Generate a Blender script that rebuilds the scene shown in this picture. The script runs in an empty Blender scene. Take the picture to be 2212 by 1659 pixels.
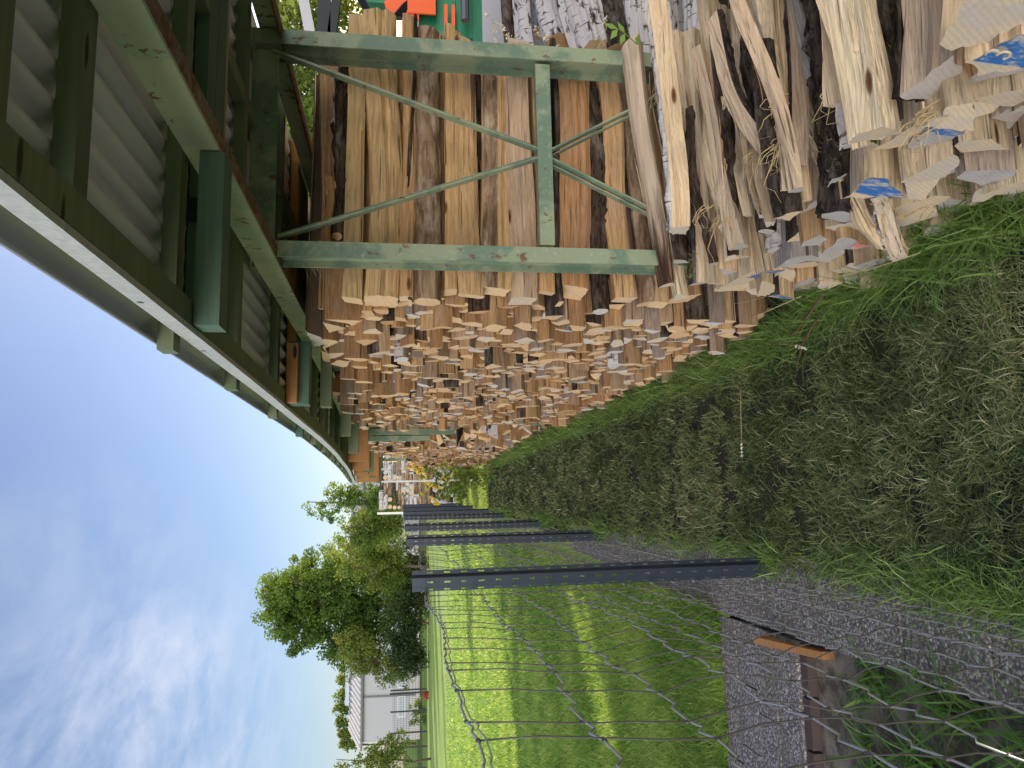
import bpy, math, random
import numpy as np
from mathutils import Vector, Matrix
random.seed(7)
RG = np.random.default_rng(11)
S = bpy.context.scene
COL = S.collection
H = 1.70                                    # eye height
FOC = 1662.0
PIT = math.atan(241 / FOC); YAW = math.atan(255.5 / FOC * math.cos(PIT))
VR = np.array([math.cos(YAW), -math.sin(YAW), 0.0])
VF = np.array([math.sin(YAW) * math.cos(PIT), math.cos(YAW) * math.cos(PIT), -math.sin(PIT)])
VU = np.cross(VR, VF)
EYE = np.array([0, 0, H])

# ------------------------------------------------------------------ measuring helpers (photo measurements -> metres)
def _ray(x, y): return VF * FOC + VR * (829.5 - y) + VU * (1106 - x)
def at_y(x, y, Y): r = _ray(x, y); return EYE + r * (Y / r[1])
def at_x(x, y, X): r = _ray(x, y); return EYE + r * (X / r[0])
def at_z(x, y, z=0.0): r = _ray(x, y); return EYE + r * ((z - H) / r[2])

# ------------------------------------------------------------------ object helpers
def link(o, parent=None):
    COL.objects.link(o)
    if parent is not None: o.parent = parent
    return o
def tag(o, label=None, cat=None, group=None, kind=None):
    if label: o['label'] = label
    if cat: o['category'] = cat
    if group: o['group'] = group
    if kind: o['kind'] = kind
    return o
def thing(name, label, cat, loc=(0, 0, 0), group=None):
    o = bpy.data.objects.new(name, None); o.location = loc; o.empty_display_size = .1
    return tag(link(o), label, cat, group)
def add_tint(me, t):
    a = me.attributes.new('tint', 'FLOAT', 'POINT')
    n = len(me.vertices)
    a.data.foreach_set('value', np.broadcast_to(np.asarray(t, dtype=np.float32), (n,)).copy())
def mesh_raw(name, V, loops, counts, mats, mi=None, tint=None, smooth=False):
    V = np.asarray(V, dtype=np.float32).reshape(-1, 3)
    me = bpy.data.meshes.new(name)
    me.vertices.add(len(V)); me.vertices.foreach_set('co', V.ravel())
    loops = np.asarray(loops, dtype=np.int32); counts = np.asarray(counts, dtype=np.int32)
    me.loops.add(len(loops)); me.loops.foreach_set('vertex_index', loops)
    st = np.concatenate([[0], np.cumsum(counts)[:-1]]).astype(np.int32)
    me.polygons.add(len(counts)); me.polygons.foreach_set('loop_start', st)
    try: me.polygons.foreach_set('loop_total', counts)
    except Exception: pass
    for m in mats: me.materials.append(m)
    if mi is not None: me.polygons.foreach_set('material_index', np.asarray(mi, dtype=np.int32))
    me.polygons.foreach_set('use_smooth', np.full(len(counts), smooth))
    me.update(calc_edges=True)
    if tint is not None: add_tint(me, tint)
    return me
def obj(name, me, parent=None, loc=None):
    o = bpy.data.objects.new(name, me)
    if loc is not None: o.location = loc
    return link(o, parent)
class MB:
    """collects shapes for one mesh"""
    def __init__(s): s.v = []; s.f = []; s.m = []
    def add(s, vs, fs, m=0):
        b = len(s.v); s.v += [tuple(map(float, q)) for q in vs]; s.f += [tuple(b + i for i in f) for f in fs]; s.m += [m] * len(fs)
    def box(s, a, b, m=0, M=None):
        (x0, y0, z0), (x1, y1, z1) = a, b
        vs = [(x0,y0,z0),(x1,y0,z0),(x1,y1,z0),(x0,y1,z0),(x0,y0,z1),(x1,y0,z1),(x1,y1,z1),(x0,y1,z1)]
        if M is not None: vs = [tuple(M @ Vector(q)) for q in vs]
        s.add(vs, [(0,3,2,1),(4,5,6,7),(0,1,5,4),(1,2,6,5),(2,3,7,6),(3,0,4,7)], m)
    def bar(s, p, q, w, h, up=(0,0,1), m=0):
        p = Vector(p); q = Vector(q); d = (q - p).normalized(); r = d.cross(Vector(up))
        if r.length < 1e-4: r = d.cross(Vector((1,0,0)))
        r.normalize(); u = r.cross(d)
        vs = [c + r * (w * i) + u * (h * j) for c in (p, q) for i, j in ((-.5,-.5),(.5,-.5),(.5,.5),(-.5,.5))]
        s.add(vs, [(3,2,1,0),(4,5,6,7),(0,1,5,4),(1,2,6,5),(2,3,7,6),(3,0,4,7)], m)
    def prism(s, prof, p, q, r, u, m=0):
        """closed 2-D profile swept from p to q"""
        p = Vector(p); q = Vector(q); r = Vector(r); u = Vector(u); n = len(prof)
        vs = [c + r * a + u * b for c in (p, q) for a, b in prof]
        s.add(vs, [tuple(range(n))[::-1], tuple(range(n, 2*n))] + [(i, (i+1) % n, n + (i+1) % n, n + i) for i in range(n)], m)
    def tube(s, pts, rad, k=5, m=0, caps=True):
        pts = [Vector(q) for q in pts]; n = len(pts)
        rad = rad if hasattr(rad, '__len__') else [rad] * n
        vs = []; d0 = (pts[1] - pts[0]).normalized(); r = d0.orthogonal().normalized()
        for i in range(n):
            d = (pts[min(i+1, n-1)] - pts[max(i-1, 0)])
            if d.length < 1e-9: d = d0.copy()
            d.normalize(); r = (r - d * r.dot(d))
            if r.length < 1e-6: r = d.orthogonal()
            r.normalize(); u = d.cross(r)
            for j in range(k):
                a = 2 * math.pi * j / k; vs.append(pts[i] + (r * math.cos(a) + u * math.sin(a)) * rad[i])
        fs = [(i*k + j, i*k + (j+1) % k, (i+1)*k + (j+1) % k, (i+1)*k + j) for i in range(n-1) for j in range(k)]
        if caps: fs += [tuple(range(k))[::-1], tuple(range((n-1)*k, n*k))]
        s.add(vs, fs, m)
    def build(s, name, mats, parent=None, tint=None, smooth=False, loc=None):
        me = bpy.data.meshes.new(name); me.from_pydata(s.v, [], s.f)
        for m in (mats if isinstance(mats, (list, tuple)) else [mats]): me.materials.append(m)
        me.polygons.foreach_set('material_index', np.array(s.m, dtype=np.int32))
        me.polygons.foreach_set('use_smooth', np.full(len(s.m), smooth)); me.update()
        if tint is not None: add_tint(me, tint)
        return obj(name, me, parent, loc)

# ------------------------------------------------------------------ material helpers
class NT:
    def __init__(s, name, world=None):
        if world is None:
            s.m = bpy.data.materials.new(name); s.m.use_nodes = True; s.t = s.m.node_tree
        else: s.t = world.node_tree
        s.t.nodes.clear()
    def n(s, typ, **kw):
        x = s.t.nodes.new(typ)
        ins = kw.pop('ins', {})
        for k, v in kw.items(): setattr(x, k, v)
        for k, v in ins.items(): s.set(x.inputs[k], v)
        return x
    def set(s, sock, v):
        if isinstance(v, bpy.types.NodeSocket): s.t.links.new(v, sock)
        else:
            if sock.type == 'RGBA' and len(v) == 3: v = (*v, 1)
            sock.default_value = v
    def math(s, op, a, b=0.0, c=None, clamp=False):
        x = s.n('ShaderNodeMath', operation=op, use_clamp=clamp); s.set(x.inputs[0], a); s.set(x.inputs[1], b)
        if c is not None: s.set(x.inputs[2], c)
        return x.outputs[0]
    def mix(s, f, a, b, blend='MIX'):
        x = s.n('ShaderNodeMix', data_type='RGBA', blend_type=blend); s.set(x.inputs[0], f); s.set(x.inputs[6], a); s.set(x.inputs[7], b)
        return x.outputs[2]
    def ramp(s, f, stops, interp='LINEAR'):
        x = s.n('ShaderNodeValToRGB'); s.set(x.inputs[0], f); e = x.color_ramp.elements; x.color_ramp.interpolation = interp
        while len(e) < len(stops): e.new(0.5)
        for q, (p, c) in zip(e, stops):
            q.position = p; q.color = (*c, 1) if len(c) == 3 else c
        return x.outputs[0]
    def step(s, v, a, b):
        x = s.n('ShaderNodeMapRange', interpolation_type='SMOOTHSTEP', clamp=True)
        s.set(x.inputs['Value'], v); s.set(x.inputs['From Min'], a); s.set(x.inputs['From Max'], b)
        return x.outputs[0]
    def coord(s, kind='Object', scale=(1,1,1), shift=None):
        c = s.n('ShaderNodeTexCoord').outputs[kind]
        m = s.n('ShaderNodeMapping', ins={'Vector': c, 'Scale': scale})
        if shift is not None:
            cb = s.n('ShaderNodeCombineXYZ'); 
            for k in range(3): s.set(cb.inputs[k], s.math('MULTIPLY', shift, (37.3, 91.7, 53.1)[k]))
            s.set(m.inputs['Location'], cb.outputs[0])
        return m.outputs[0]
    def noise(s, vec, scale, detail=4, rough=.55, dist=0.0):
        return s.n('ShaderNodeTexNoise', ins={'Vector': vec, 'Scale': scale, 'Detail': detail, 'Roughness': rough, 'Distortion': dist}).outputs['Fac']
    def tint(s): return s.n('ShaderNodeAttribute', attribute_name='tint').outputs['Fac']
    def bump(s, h, strength, dist=.01, normal=None):
        x = s.n('ShaderNodeBump', ins={'Height': h, 'Strength': strength, 'Distance': dist})
        if normal is not None: s.set(x.inputs['Normal'], normal)
        return x.outputs[0]
    def pbr(s, col, rough=.8, bump=None, metal=0.0, spec=.3):
        b = s.n('ShaderNodeBsdfPrincipled'); s.set(b.inputs['Base Color'], col); s.set(b.inputs['Roughness'], rough)
        s.set(b.inputs['Metallic'], metal); s.set(b.inputs['Specular IOR Level'], spec)
        if bump is not None: s.set(b.inputs['Normal'], bump)
        return s.out(b.outputs[0])
    def out(s, sh):
        o = s.n('ShaderNodeOutputMaterial'); s.set(o.inputs['Surface'], sh); return s.m
M = {}
def wood_mat(name, stops, dark=.55, patch=(.30,.22,.17), patch_amt=.35, bump=.5):
    k = NT(name); t = k.tint()
    def wavy(sc_):
        base_ = k.n('ShaderNodeTexCoord').outputs['Object']
        nz = k.n('ShaderNodeTexNoise', ins={'Vector': k.coord('Object', (2.2, 6, 6), t), 'Scale': 1.0, 'Detail': 2.0}).outputs['Color']
        off = k.n('ShaderNodeVectorMath', operation='MULTIPLY_ADD', ins={0: nz, 1: (0, .075, .075), 2: base_}).outputs[0]
        m_ = k.n('ShaderNodeMapping', ins={'Vector': off, 'Scale': sc_}); cb = k.n('ShaderNodeCombineXYZ')
        for q in range(3): k.set(cb.inputs[q], k.math('MULTIPLY', t, (37.3, 91.7, 53.1)[q]))
        k.set(m_.inputs['Location'], cb.outputs[0]); return m_.outputs[0]
    v = wavy((1.0, 26, 26))
    g = k.noise(v, 3.2, 6, .65, .6)
    v2 = k.coord('Object', (1.6, 5, 5), t)
    w = k.noise(v2, 2.3, 3, .5, .3)
    base = k.ramp(t, stops)
    c = k.mix(k.step(g, .30, .62), k.mix(dark, base, (.045,.022,.010)), base)
    c = k.mix(k.math('MULTIPLY', k.step(w, .50, .78), patch_amt), c, patch)
    fine = k.noise(wavy((5, 160, 160)), 2.0, 3, .6)
    c = k.mix(k.math('MULTIPLY', k.step(fine, .42, .72), .30), c, k.mix(.6, c, (.9,.78,.6)))
    crack = k.step(k.noise(k.coord('Object', (.7, 40, 40), t), 1.7, 2, .5), .63, .70)
    c = k.mix(k.math('MULTIPLY', crack, .75), c, (.05,.028,.015))
    kd = k.n('ShaderNodeTexVoronoi', ins={'Vector': k.coord('Object', (2.6, 9, 9), t), 'Scale': 1.0}).outputs['Distance']
    c = k.mix(k.step(kd, .11, .06), c, (.16,.075,.035)); c = k.mix(k.step(kd, .05, .025), c, (.035,.018,.01))
    lg = k.noise(k.coord('Object', (3, 3, 3), t), 1.4, 2)
    c = k.mix(k.math('MULTIPLY', k.step(lg, .52, .72), .22), c, k.mix(.5, c, (.40,.38,.37)))
    h = k.math('ADD', g, k.math('MULTIPLY', fine, .5))
    M[name] = k.pbr(c, .82, k.bump(h, bump, .012), spec=.15)
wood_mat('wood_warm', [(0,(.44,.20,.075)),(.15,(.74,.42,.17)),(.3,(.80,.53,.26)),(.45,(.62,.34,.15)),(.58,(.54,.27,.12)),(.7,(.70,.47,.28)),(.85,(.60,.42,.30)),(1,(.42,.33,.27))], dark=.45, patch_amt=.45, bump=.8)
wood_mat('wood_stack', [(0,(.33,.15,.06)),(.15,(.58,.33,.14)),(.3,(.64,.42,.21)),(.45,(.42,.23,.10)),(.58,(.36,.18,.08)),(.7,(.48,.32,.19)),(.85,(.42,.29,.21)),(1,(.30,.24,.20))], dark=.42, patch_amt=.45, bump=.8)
wood_mat('wood_pale', [(0,(.78,.56,.32)),(.25,(.86,.70,.48)),(.5,(.82,.61,.38)),(.7,(.76,.60,.44)),(.88,(.74,.45,.21)),(1,(.46,.43,.42))], dark=.42, patch=(.42,.30,.20), patch_amt=.22, bump=.9)
def end_mat(name, stops, grey=.5):
    k = NT(name); t = k.tint()
    v = k.coord('Object', (0, 1, 1), t)
    o = k.coord('Object')
    ring = k.n('ShaderNodeTexWave', wave_type='RINGS', rings_direction='X', ins={'Vector': v, 'Scale': 26.0, 'Distortion': 3.0, 'Detail': 3.0, 'Detail Scale': 3.0}).outputs['Fac']
    saw = k.noise(k.coord('Object', (3, 30, 130), t), 1.0, 3)
    w = k.noise(o, 18, 4, .6)
    base = k.ramp(t, stops)
    c = k.mix(k.math('MULTIPLY', ring, .28), base, k.mix(.55, base, (.10,.05,.02)))
    c = k.mix(k.math('MULTIPLY', k.step(w, .42, .70), grey), c, (.46,.43,.41))
    c = k.mix(k.math('MULTIPLY', k.step(saw, .50, .75), .10), c, (.16,.12,.09))
    crk = k.n('ShaderNodeTexVoronoi', feature='DISTANCE_TO_EDGE', ins={'Vector': k.coord('Object', (.2, 7, 22), t), 'Scale': 1.0}).outputs['Distance']
    c = k.mix(k.math('MULTIPLY', k.step(crk, .016, .004), .0 if name == 'end_pale' else .3), c, (.08,.05,.03))
    M[name] = k.pbr(c, .9, k.bump(k.math('ADD', k.math('MULTIPLY', saw, .4), w), .4, .008), spec=.1)
end_mat('end_warm', [(0,(.58,.34,.16)),(.35,(.80,.56,.32)),(.65,(.70,.46,.25)),(.80,(.68,.55,.43)),(1,(.62,.60,.59))], .35)
end_mat('end_pale', [(0,(.62,.46,.28)),(.4,(.68,.54,.37)),(.7,(.44,.39,.34)),(1,(.38,.365,.35))], .55)
def bark_mat(name, a, b, c3, scale=(7, 34, 34), light=.25, bump=1.0):
    k = NT(name); t = k.tint(); v = k.coord('Object', scale, t)
    g = k.noise(v, 1.6, 6, .7, .8); o = k.noise(k.coord('Object', (3, 9, 9), t), 1.8, 4, .6)
    c = k.mix(k.step(g, .36, .64), a, b)
    c = k.mix(k.math('MULTIPLY', k.step(o, .52, .70), light), c, c3)
    M[name] = k.pbr(c, .9, k.bump(g, bump, .02), spec=.12)
bark_mat('bark_dark', (.022,.016,.013), (.125,.085,.062), (.30,.24,.19), light=.55)
bark_mat('bark_rough', (.018,.014,.012), (.11,.085,.07), (.27,.25,.21), scale=(9, 22, 22), light=.5, bump=1.0)
bark_mat('bark_peeled', (.15,.085,.05), (.46,.32,.21), (.58,.47,.37), scale=(2.2, 14, 14), light=.8)
def birch_mat():
    k = NT('birch_bark'); t = k.tint()
    d = k.noise(k.coord('Object', (60, 9, 9), t), 1.0, 3, .6, .3)
    b = k.noise(k.coord('Object', (5, 14, 14), t), 1.5, 5, .65)
    c = k.mix(k.step(d, .60, .66), (.55,.52,.51), (.10,.07,.06))
    c = k.mix(k.step(b, .54, .62), c, (.05,.035,.03))
    c = k.mix(k.math('MULTIPLY', k.step(k.noise(k.coord('Object', (2, 6, 6), t), 1.3), .5, .7), .4), c, (.50,.36,.28))
    M['birch_bark'] = k.pbr(c, .7, k.bump(k.math('ADD', d, b), .5, .01), spec=.2)
birch_mat()
def char_mat():
    k = NT('wood_charred'); t = k.tint(); x = k.n('ShaderNodeSeparateXYZ', ins={'Vector': k.coord('Object')}).outputs[0]
    g = k.noise(k.coord('Object', (2, 30, 30), t), 1.6, 5, .65, .5)
    pale = k.mix(k.step(g, .34, .62), (.44,.33,.24), (.68,.54,.40))
    dk = k.mix(k.step(g, .45, .6), (.05,.025,.016), (.24,.13,.075))
    f = k.step(k.math('ADD', x, k.math('MULTIPLY', g, .5)), -.22, .16)
    M['wood_charred'] = k.pbr(k.mix(f, dk, pale), .75, k.bump(g, .6, .01), spec=.2)
char_mat()
def paint_end(name, col):
    k = NT(name); w = k.noise(k.coord('Object', (1, 2.2, 1)), 22, 5, .65); s_ = k.noise(k.coord('Object', (1, 30, 130)), 1.0, 3)
    c = k.mix(k.step(w, .44, .62), col, (.46,.43,.40)); c = k.mix(k.math('MULTIPLY', k.step(s_, .45, .7), .35), c, k.mix(.5, col, (.02,.03,.05)))
    M[name] = k.pbr(c, .7, k.bump(s_, .3, .006))
paint_end('paint_blue', (.035,.155,.42)); paint_end('paint_pink', (.66,.20,.18))
def moss_mat():
    k = NT('moss'); t = k.tint()
    M['moss'] = k.pbr(k.ramp(t, [(0,(.09,.075,.02)),(.5,(.22,.19,.055)),(1,(.40,.34,.13))]), .95, spec=.05)
moss_mat()
def steel_mat(name, a, b, rust=.5, rough=.5):
    k = NT(name); o = k.coord('Object'); t = k.tint()
    n1 = k.noise(o, 5, 4, .6, .4); n2 = k.math('ADD', k.math('MULTIPLY', k.noise(k.coord('Object', (1,1,.7)), 24, 6, .72, .4), .75), k.math('MULTIPLY', k.noise(o, 5.5, 3), .25)); n3 = k.noise(o, 60, 3, .6)
    c = k.mix(k.step(n1, .43, .56), a, b)
    c = k.mix(k.math('MULTIPLY', k.step(n3, .56, .7), .3), c, (.45,.48,.36))
    r = k.step(k.math('ADD', n2, k.math('MULTIPLY', n3, .12)), .70 - .12 * rust, .74 - .12 * rust)
    c = k.mix(k.math('MULTIPLY', r, .9), c, k.mix(n3, (.085,.035,.022), (.22,.10,.055)))
    M[name] = k.pbr(c, k.math('ADD', rough, k.math('MULTIPLY', r, .35)), k.bump(k.math('ADD', n3, r), .12, .004), spec=.4)
steel_mat('steel_green', (.135,.205,.145), (.255,.30,.195), .45, .42)
steel_mat('steel_beam', (.42,.45,.30), (.33,.40,.28), .55, .5)
steel_mat('steel_rust', (.20,.13,.095), (.16,.085,.055), 1.2, .75)
def timber_mat(name, a, b, rough=.75):
    k = NT(name); t = k.tint()
    g = k.noise(k.coord('Object', (1.4, 1.4, 1.4), t), 2, 3)
    gr = k.noise(k.coord('Object', (2, 60, 60), t), 1.0, 5, .65, .3)
    c = k.mix(gr, k.mix(k.step(g, .35, .65), a, b), k.mix(.5, a, (.02,.03,.02)))
    kn = k.n('ShaderNodeTexVoronoi', ins={'Vector': k.coord('Object', (2.2, 9, 9), t), 'Scale': 1.0}).outputs['Distance']
    c = k.mix(k.step(kn, .10, .05), c, (.035,.03,.02))
    M[name] = k.pbr(c, rough, k.bump(gr, .25, .004), spec=.25)
timber_mat('timber_green', (.165,.215,.125), (.26,.285,.165))
timber_mat('timber_teal', (.095,.18,.14), (.15,.235,.175))
timber_mat('timber_orange', (.50,.235,.085), (.62,.33,.14))
timber_mat('timber_raw', (.40,.32,.19), (.52,.44,.29))
timber_mat('timber_grey', (.58,.60,.58), (.70,.71,.69), .6)
def simple(name, col, rough=.7, var=.25, scale=6, metal=0.0, spec=.3, bump=.15, stretch=(1,1,1)):
    k = NT(name); n = k.noise(k.coord('Object', stretch), scale, 5, .6)
    c = k.mix(k.math('MULTIPLY', n, var * 2), tuple(min(1, q * (1 + var * .6)) for q in col), tuple(q * (1 - var) for q in col))
    M[name] = k.pbr(c, rough, k.bump(n, bump, .01) if bump else None, metal, spec)
simple('roof_sheet', (.72,.73,.77), .5, .25, 3.5, stretch=(3,.5,1))
simple('post_steel', (.030,.040,.060), .38, .25, 14, .35, .5, .05)
simple('wire', (.48,.46,.44), .42, .3, 30, .6, .5, 0)
simple('knot', (.10,.09,.085), .5, .3, 30, .4, .5, 0)  # wire knots, and upright wires whose backlit darkness is painted in
simple('barn_wall', (.40,.41,.44), .7, .10, 1.2, bump=.05, stretch=(1,1,8))
simple('barn_base', (.46,.45,.44), .8, .15, 2)
simple('barn_roof', (.47,.455,.45), .6, .18, 1.5, stretch=(.6,2,2))
simple('barn_glass', (.36,.42,.48), .25, .15, 1, spec=.5, bump=0)
simple('trim_white', (.72,.72,.70), .6, .1, 4)
simple('dark_steel', (.022,.026,.032), .5, .3, 12)
simple('machine_green', (.018,.19,.095), .4, .3, 7, spec=.5, bump=.05)
simple('machine_orange', (.80,.115,.022), .42, .25, 8, spec=.5, bump=.05)
simple('machine_grey', (.13,.14,.145), .45, .3, 9, .3)
simple('red_brown', (.10,.03,.025), .8, .2, 5)
simple('grey_board', (.42,.42,.45), .75, .2, 3, stretch=(1,1,.3))
simple('white_plastic', (.85,.85,.86), .5, .05, 4, bump=0)
simple('hose', (.012,.012,.014), .4, .2, 20, bump=0)
simple('stalk', (.50,.38,.20), .8, .3, 9, bump=0)
simple('stem_green', (.10,.19,.045), .7, .3, 9, bump=0)
simple('twig', (.13,.07,.04), .85, .3, 12)
simple('trunk_bark', (.11,.085,.065), .9, .4, 9, stretch=(3,3,.6), bump=.8)
simple('petal_yellow', (.85,.60,.012), .7, .15, 30, bump=0)
simple('petal_pale', (.78,.74,.62), .8, .15, 30, bump=0)
simple('petal_red', (.42,.03,.03), .8, .2, 10, bump=0)
simple('kerb_brick', (.085,.062,.058), .85, .4, 14)
def leaf_mat(name, stops, trans=.35, rough=.6, patch=None):
    k = NT(name); t = k.tint()
    c = k.ramp(t, stops)
    d = k.n('ShaderNodeBsdfPrincipled', ins={'Base Color': c, 'Roughness': rough, 'Specular IOR Level': .25})
    tr = k.n('ShaderNodeBsdfTranslucent', ins={'Color': k.mix(1.0, c, (1.75,1.55,.8), 'MULTIPLY')})
    m = k.n('ShaderNodeMixShader', ins={0: trans, 1: d.outputs[0], 2: tr.outputs[0]})
    M[name] = k.out(m.outputs[0])
leaf_mat('grass_path', [(0,(.042,.066,.028)),(.25,(.105,.155,.058)),(.55,(.225,.285,.115)),(.8,(.40,.43,.22)),(1,(.66,.61,.42))], .3)
leaf_mat('grass_tall', [(0,(.085,.16,.04)),(.5,(.20,.33,.085)),(.82,(.33,.45,.15)),(1,(.55,.50,.29))], .35)
leaf_mat('grass_lawn', [(0,(.10,.205,.050)),(.5,(.255,.40,.105)),(1,(.50,.575,.26))], .62)
leaf_mat('leaf_dark', [(0,(.05,.10,.025)),(.5,(.13,.21,.045)),(1,(.27,.36,.08))], .45)
leaf_mat('leaf_light', [(0,(.075,.125,.025)),(.5,(.17,.235,.055)),(.85,(.30,.33,.09)),(1,(.44,.37,.09))], .42)
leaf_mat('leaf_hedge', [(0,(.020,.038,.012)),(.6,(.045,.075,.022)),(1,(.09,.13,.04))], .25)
leaf_mat('leaf_weed', [(0,(.05,.11,.025)),(.6,(.11,.22,.05)),(1,(.20,.33,.09))], .4)
def ground_mats():
    k = NT('soil'); o = k.coord('Object'); n = k.noise(o, 2.2, 5); n2 = k.noise(o, 40, 4, .65)
    c = k.mix(k.step(n, .38, .62), (.055,.050,.040), (.075,.085,.042)); c = k.mix(k.math('MULTIPLY', n2, .6), c, (.02,.018,.014))
    M['soil'] = k.pbr(c, .95, k.bump(n2, .8, .02), spec=.1)
    k = NT('field'); o = k.coord('Object'); n = k.noise(o, .12, 4); n2 = k.noise(o, 5, 5, .7)
    c = k.mix(n, (.09,.16,.03), (.17,.25,.05)); c = k.mix(k.math('MULTIPLY', n2, .5), c, (.05,.08,.02))
    M['field'] = k.pbr(c, .95, k.bump(n2, .6, .05), spec=.05)
    k = NT('lawn_base'); o = k.coord('Object'); n = k.noise(o, .35, 4); n2 = k.noise(k.coord('Object', (1, .45, 1)), 14, 5, .7)
    n3 = k.noise(k.coord('Object', (.25, 1, 1)), 1.1, 3)
    c = k.mix(k.step(n, .35, .65), (.34,.47,.125), (.43,.53,.18)); c = k.mix(k.math('MULTIPLY', k.step(n2, .45, .75), .55), c, (.12,.22,.02))
    c = k.mix(k.math('MULTIPLY', k.step(n3, .45, .65), .35), c, (.22,.36,.035))
    M['lawn_base'] = k.pbr(c, .9, k.bump(n2, .8, .03), spec=.08)
    k = NT('sand'); o = k.coord('Object'); n = k.noise(o, 9, 5, .65); n2 = k.noise(o, 120, 3, .6)
    c = k.mix(k.step(n, .4, .62), (.12,.10,.08), (.34,.29,.23)); c = k.mix(k.math('MULTIPLY', n2, .5), c, (.03,.026,.02))
    M['sand'] = k.pbr(c, .95, k.bump(n2, .6, .008), spec=.1)
    k = NT('slab'); o = k.coord('Object')
    vo = k.n('ShaderNodeTexVoronoi', ins={'Vector': o, 'Scale': 80.0, 'Randomness': 1.0})
    peb = k.n('ShaderNodeSeparateColor', ins={0: vo.outputs['Color']}).outputs[0]
    n = k.noise(o, 5, 5, .65); n2 = k.noise(o, 45, 4, .6)
    stone = k.ramp(peb, [(0,(.17,.15,.155)),(.55,(.30,.27,.27)),(.80,(.42,.39,.385)),(.93,(.40,.36,.35)),(1,(.62,.60,.59))])
    edge = k.step(vo.outputs['Distance'], .42, .62)
    c = k.mix(edge, stone, (.12,.11,.11)); c = k.mix(k.math('MULTIPLY', k.step(n, .48, .68), .55), c, (.13,.12,.08))
    c = k.mix(k.math('MULTIPLY', k.step(n2, .5, .7), .3), c, (.16,.14,.11))
    M['slab'] = k.pbr(c, .85, k.bump(k.math('SUBTRACT', 1.0, vo.outputs['Distance']), .6, .006), spec=.25)
ground_mats()

# ------------------------------------------------------------------ camera, sun, sky
cam = bpy.data.cameras.new('camera'); co = link(bpy.data.objects.new('camera', cam)); S.camera = co
cam.sensor_width = 36; cam.lens = 36 * FOC / 2212; cam.clip_start = .05; cam.clip_end = 2000
X, Yv, Z = -VU, VR, -VF                    # the phone was held upright but the picture is stored on its side
co.matrix_world = Matrix(((X[0],Yv[0],Z[0],0),(X[1],Yv[1],Z[1],0),(X[2],Yv[2],Z[2],H),(0,0,0,1)))
SAZ = math.atan2(.72, .69); SEL = math.radians(23)     # azimuth from +Y towards +X
sdir = Vector((math.sin(SAZ) * math.cos(SEL), math.cos(SAZ) * math.cos(SEL), math.sin(SEL)))
sl = bpy.data.lights.new('sun', 'SUN'); sl.energy = 5.0; sl.angle = math.radians(.5); sl.color = (1, .90, .74)
so = link(bpy.data.objects.new('sun', sl)); so.rotation_euler = sdir.to_track_quat('Z', 'Y').to_euler()
W = bpy.data.worlds.new('World'); S.world = W; W.use_nodes = True
k = NT('w', W)
sky = k.n('ShaderNodeTexSky', sky_type='NISHITA', sun_disc=False, sun_elevation=SEL, sun_rotation=SAZ, altitude=0, air_density=1.0, dust_density=.7, ozone_density=1.6)
dr = k.n('ShaderNodeTexCoord').outputs['Generated']
sx = k.n('ShaderNodeSeparateXYZ', ins={0: dr}); zz = k.math('MAXIMUM', sx.outputs[2], .06)
uv = k.n('ShaderNodeCombineXYZ', ins={0: k.math('DIVIDE', sx.outputs[0], zz), 1: k.math('DIVIDE', sx.outputs[1], zz)}).outputs[0]
mp = k.n('ShaderNodeMapping', ins={'Vector': uv, 'Scale': (1.0, .55, 1), 'Rotation': (0, 0, .5), 'Location': (.7, .2, 0)}).outputs[0]
c1 = k.noise(mp, 1.5, 8, .60, .35); c2 = k.noise(uv, .55, 3, .5)
c3 = k.noise(k.n('ShaderNodeMapping', ins={'Vector': uv, 'Scale': (2.2, .7, 1), 'Rotation': (0, 0, .9)}).outputs[0], 2.0, 8, .65, .6)
def near_dir(px, py, a, b):
    d = Vector(_ray(px, py)).normalized()
    x = k.n('ShaderNodeVectorMath', operation='DOT_PRODUCT', ins={0: dr, 1: tuple(d)}).outputs['Value']
    return k.step(x, math.cos(math.radians(a)), math.cos(math.radians(b)))
msk = k.math('MAXIMUM', near_dir(330, 1760, 17, 5), k.math('MULTIPLY', near_dir(130, 1300, 11, 3), .35))
msk = k.math('MAXIMUM', msk, .03)
cl = k.math('MULTIPLY', k.step(k.math('ADD', c1, k.math('MULTIPLY', k.math('SUBTRACT', c3, .5), .30)), .30, .72), msk)
cl = k.math('MULTIPLY', cl, k.step(sx.outputs[2], .06, .28))
skyc = k.n('ShaderNodeVectorMath', operation='MULTIPLY', ins={0: sky.outputs[0], 1: (.98, 1.0, 1.13)}).outputs[0]
skm = k.mix(k.math('MULTIPLY', cl, .8), skyc, (6.6, 7.0, 8.0))
# broken bright cloud bank added behind the camera, unseen, to fill the shade
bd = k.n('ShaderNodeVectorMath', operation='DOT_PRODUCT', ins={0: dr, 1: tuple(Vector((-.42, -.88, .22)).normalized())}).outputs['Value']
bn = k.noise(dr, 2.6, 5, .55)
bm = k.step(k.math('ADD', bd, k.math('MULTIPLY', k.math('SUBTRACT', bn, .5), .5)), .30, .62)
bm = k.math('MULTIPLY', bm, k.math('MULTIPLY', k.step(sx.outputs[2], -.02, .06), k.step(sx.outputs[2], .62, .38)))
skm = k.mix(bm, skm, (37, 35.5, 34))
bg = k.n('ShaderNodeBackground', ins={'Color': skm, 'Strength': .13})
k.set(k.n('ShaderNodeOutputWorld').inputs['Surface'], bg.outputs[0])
S.view_settings.view_transform = 'Standard'; S.view_settings.look = 'None'; S.view_settings.exposure = 0; S.view_settings.gamma = 1
S.render.engine = 'CYCLES'; S.cycles.max_bounces = 8; S.cycles.transparent_max_bounces = 8
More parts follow.
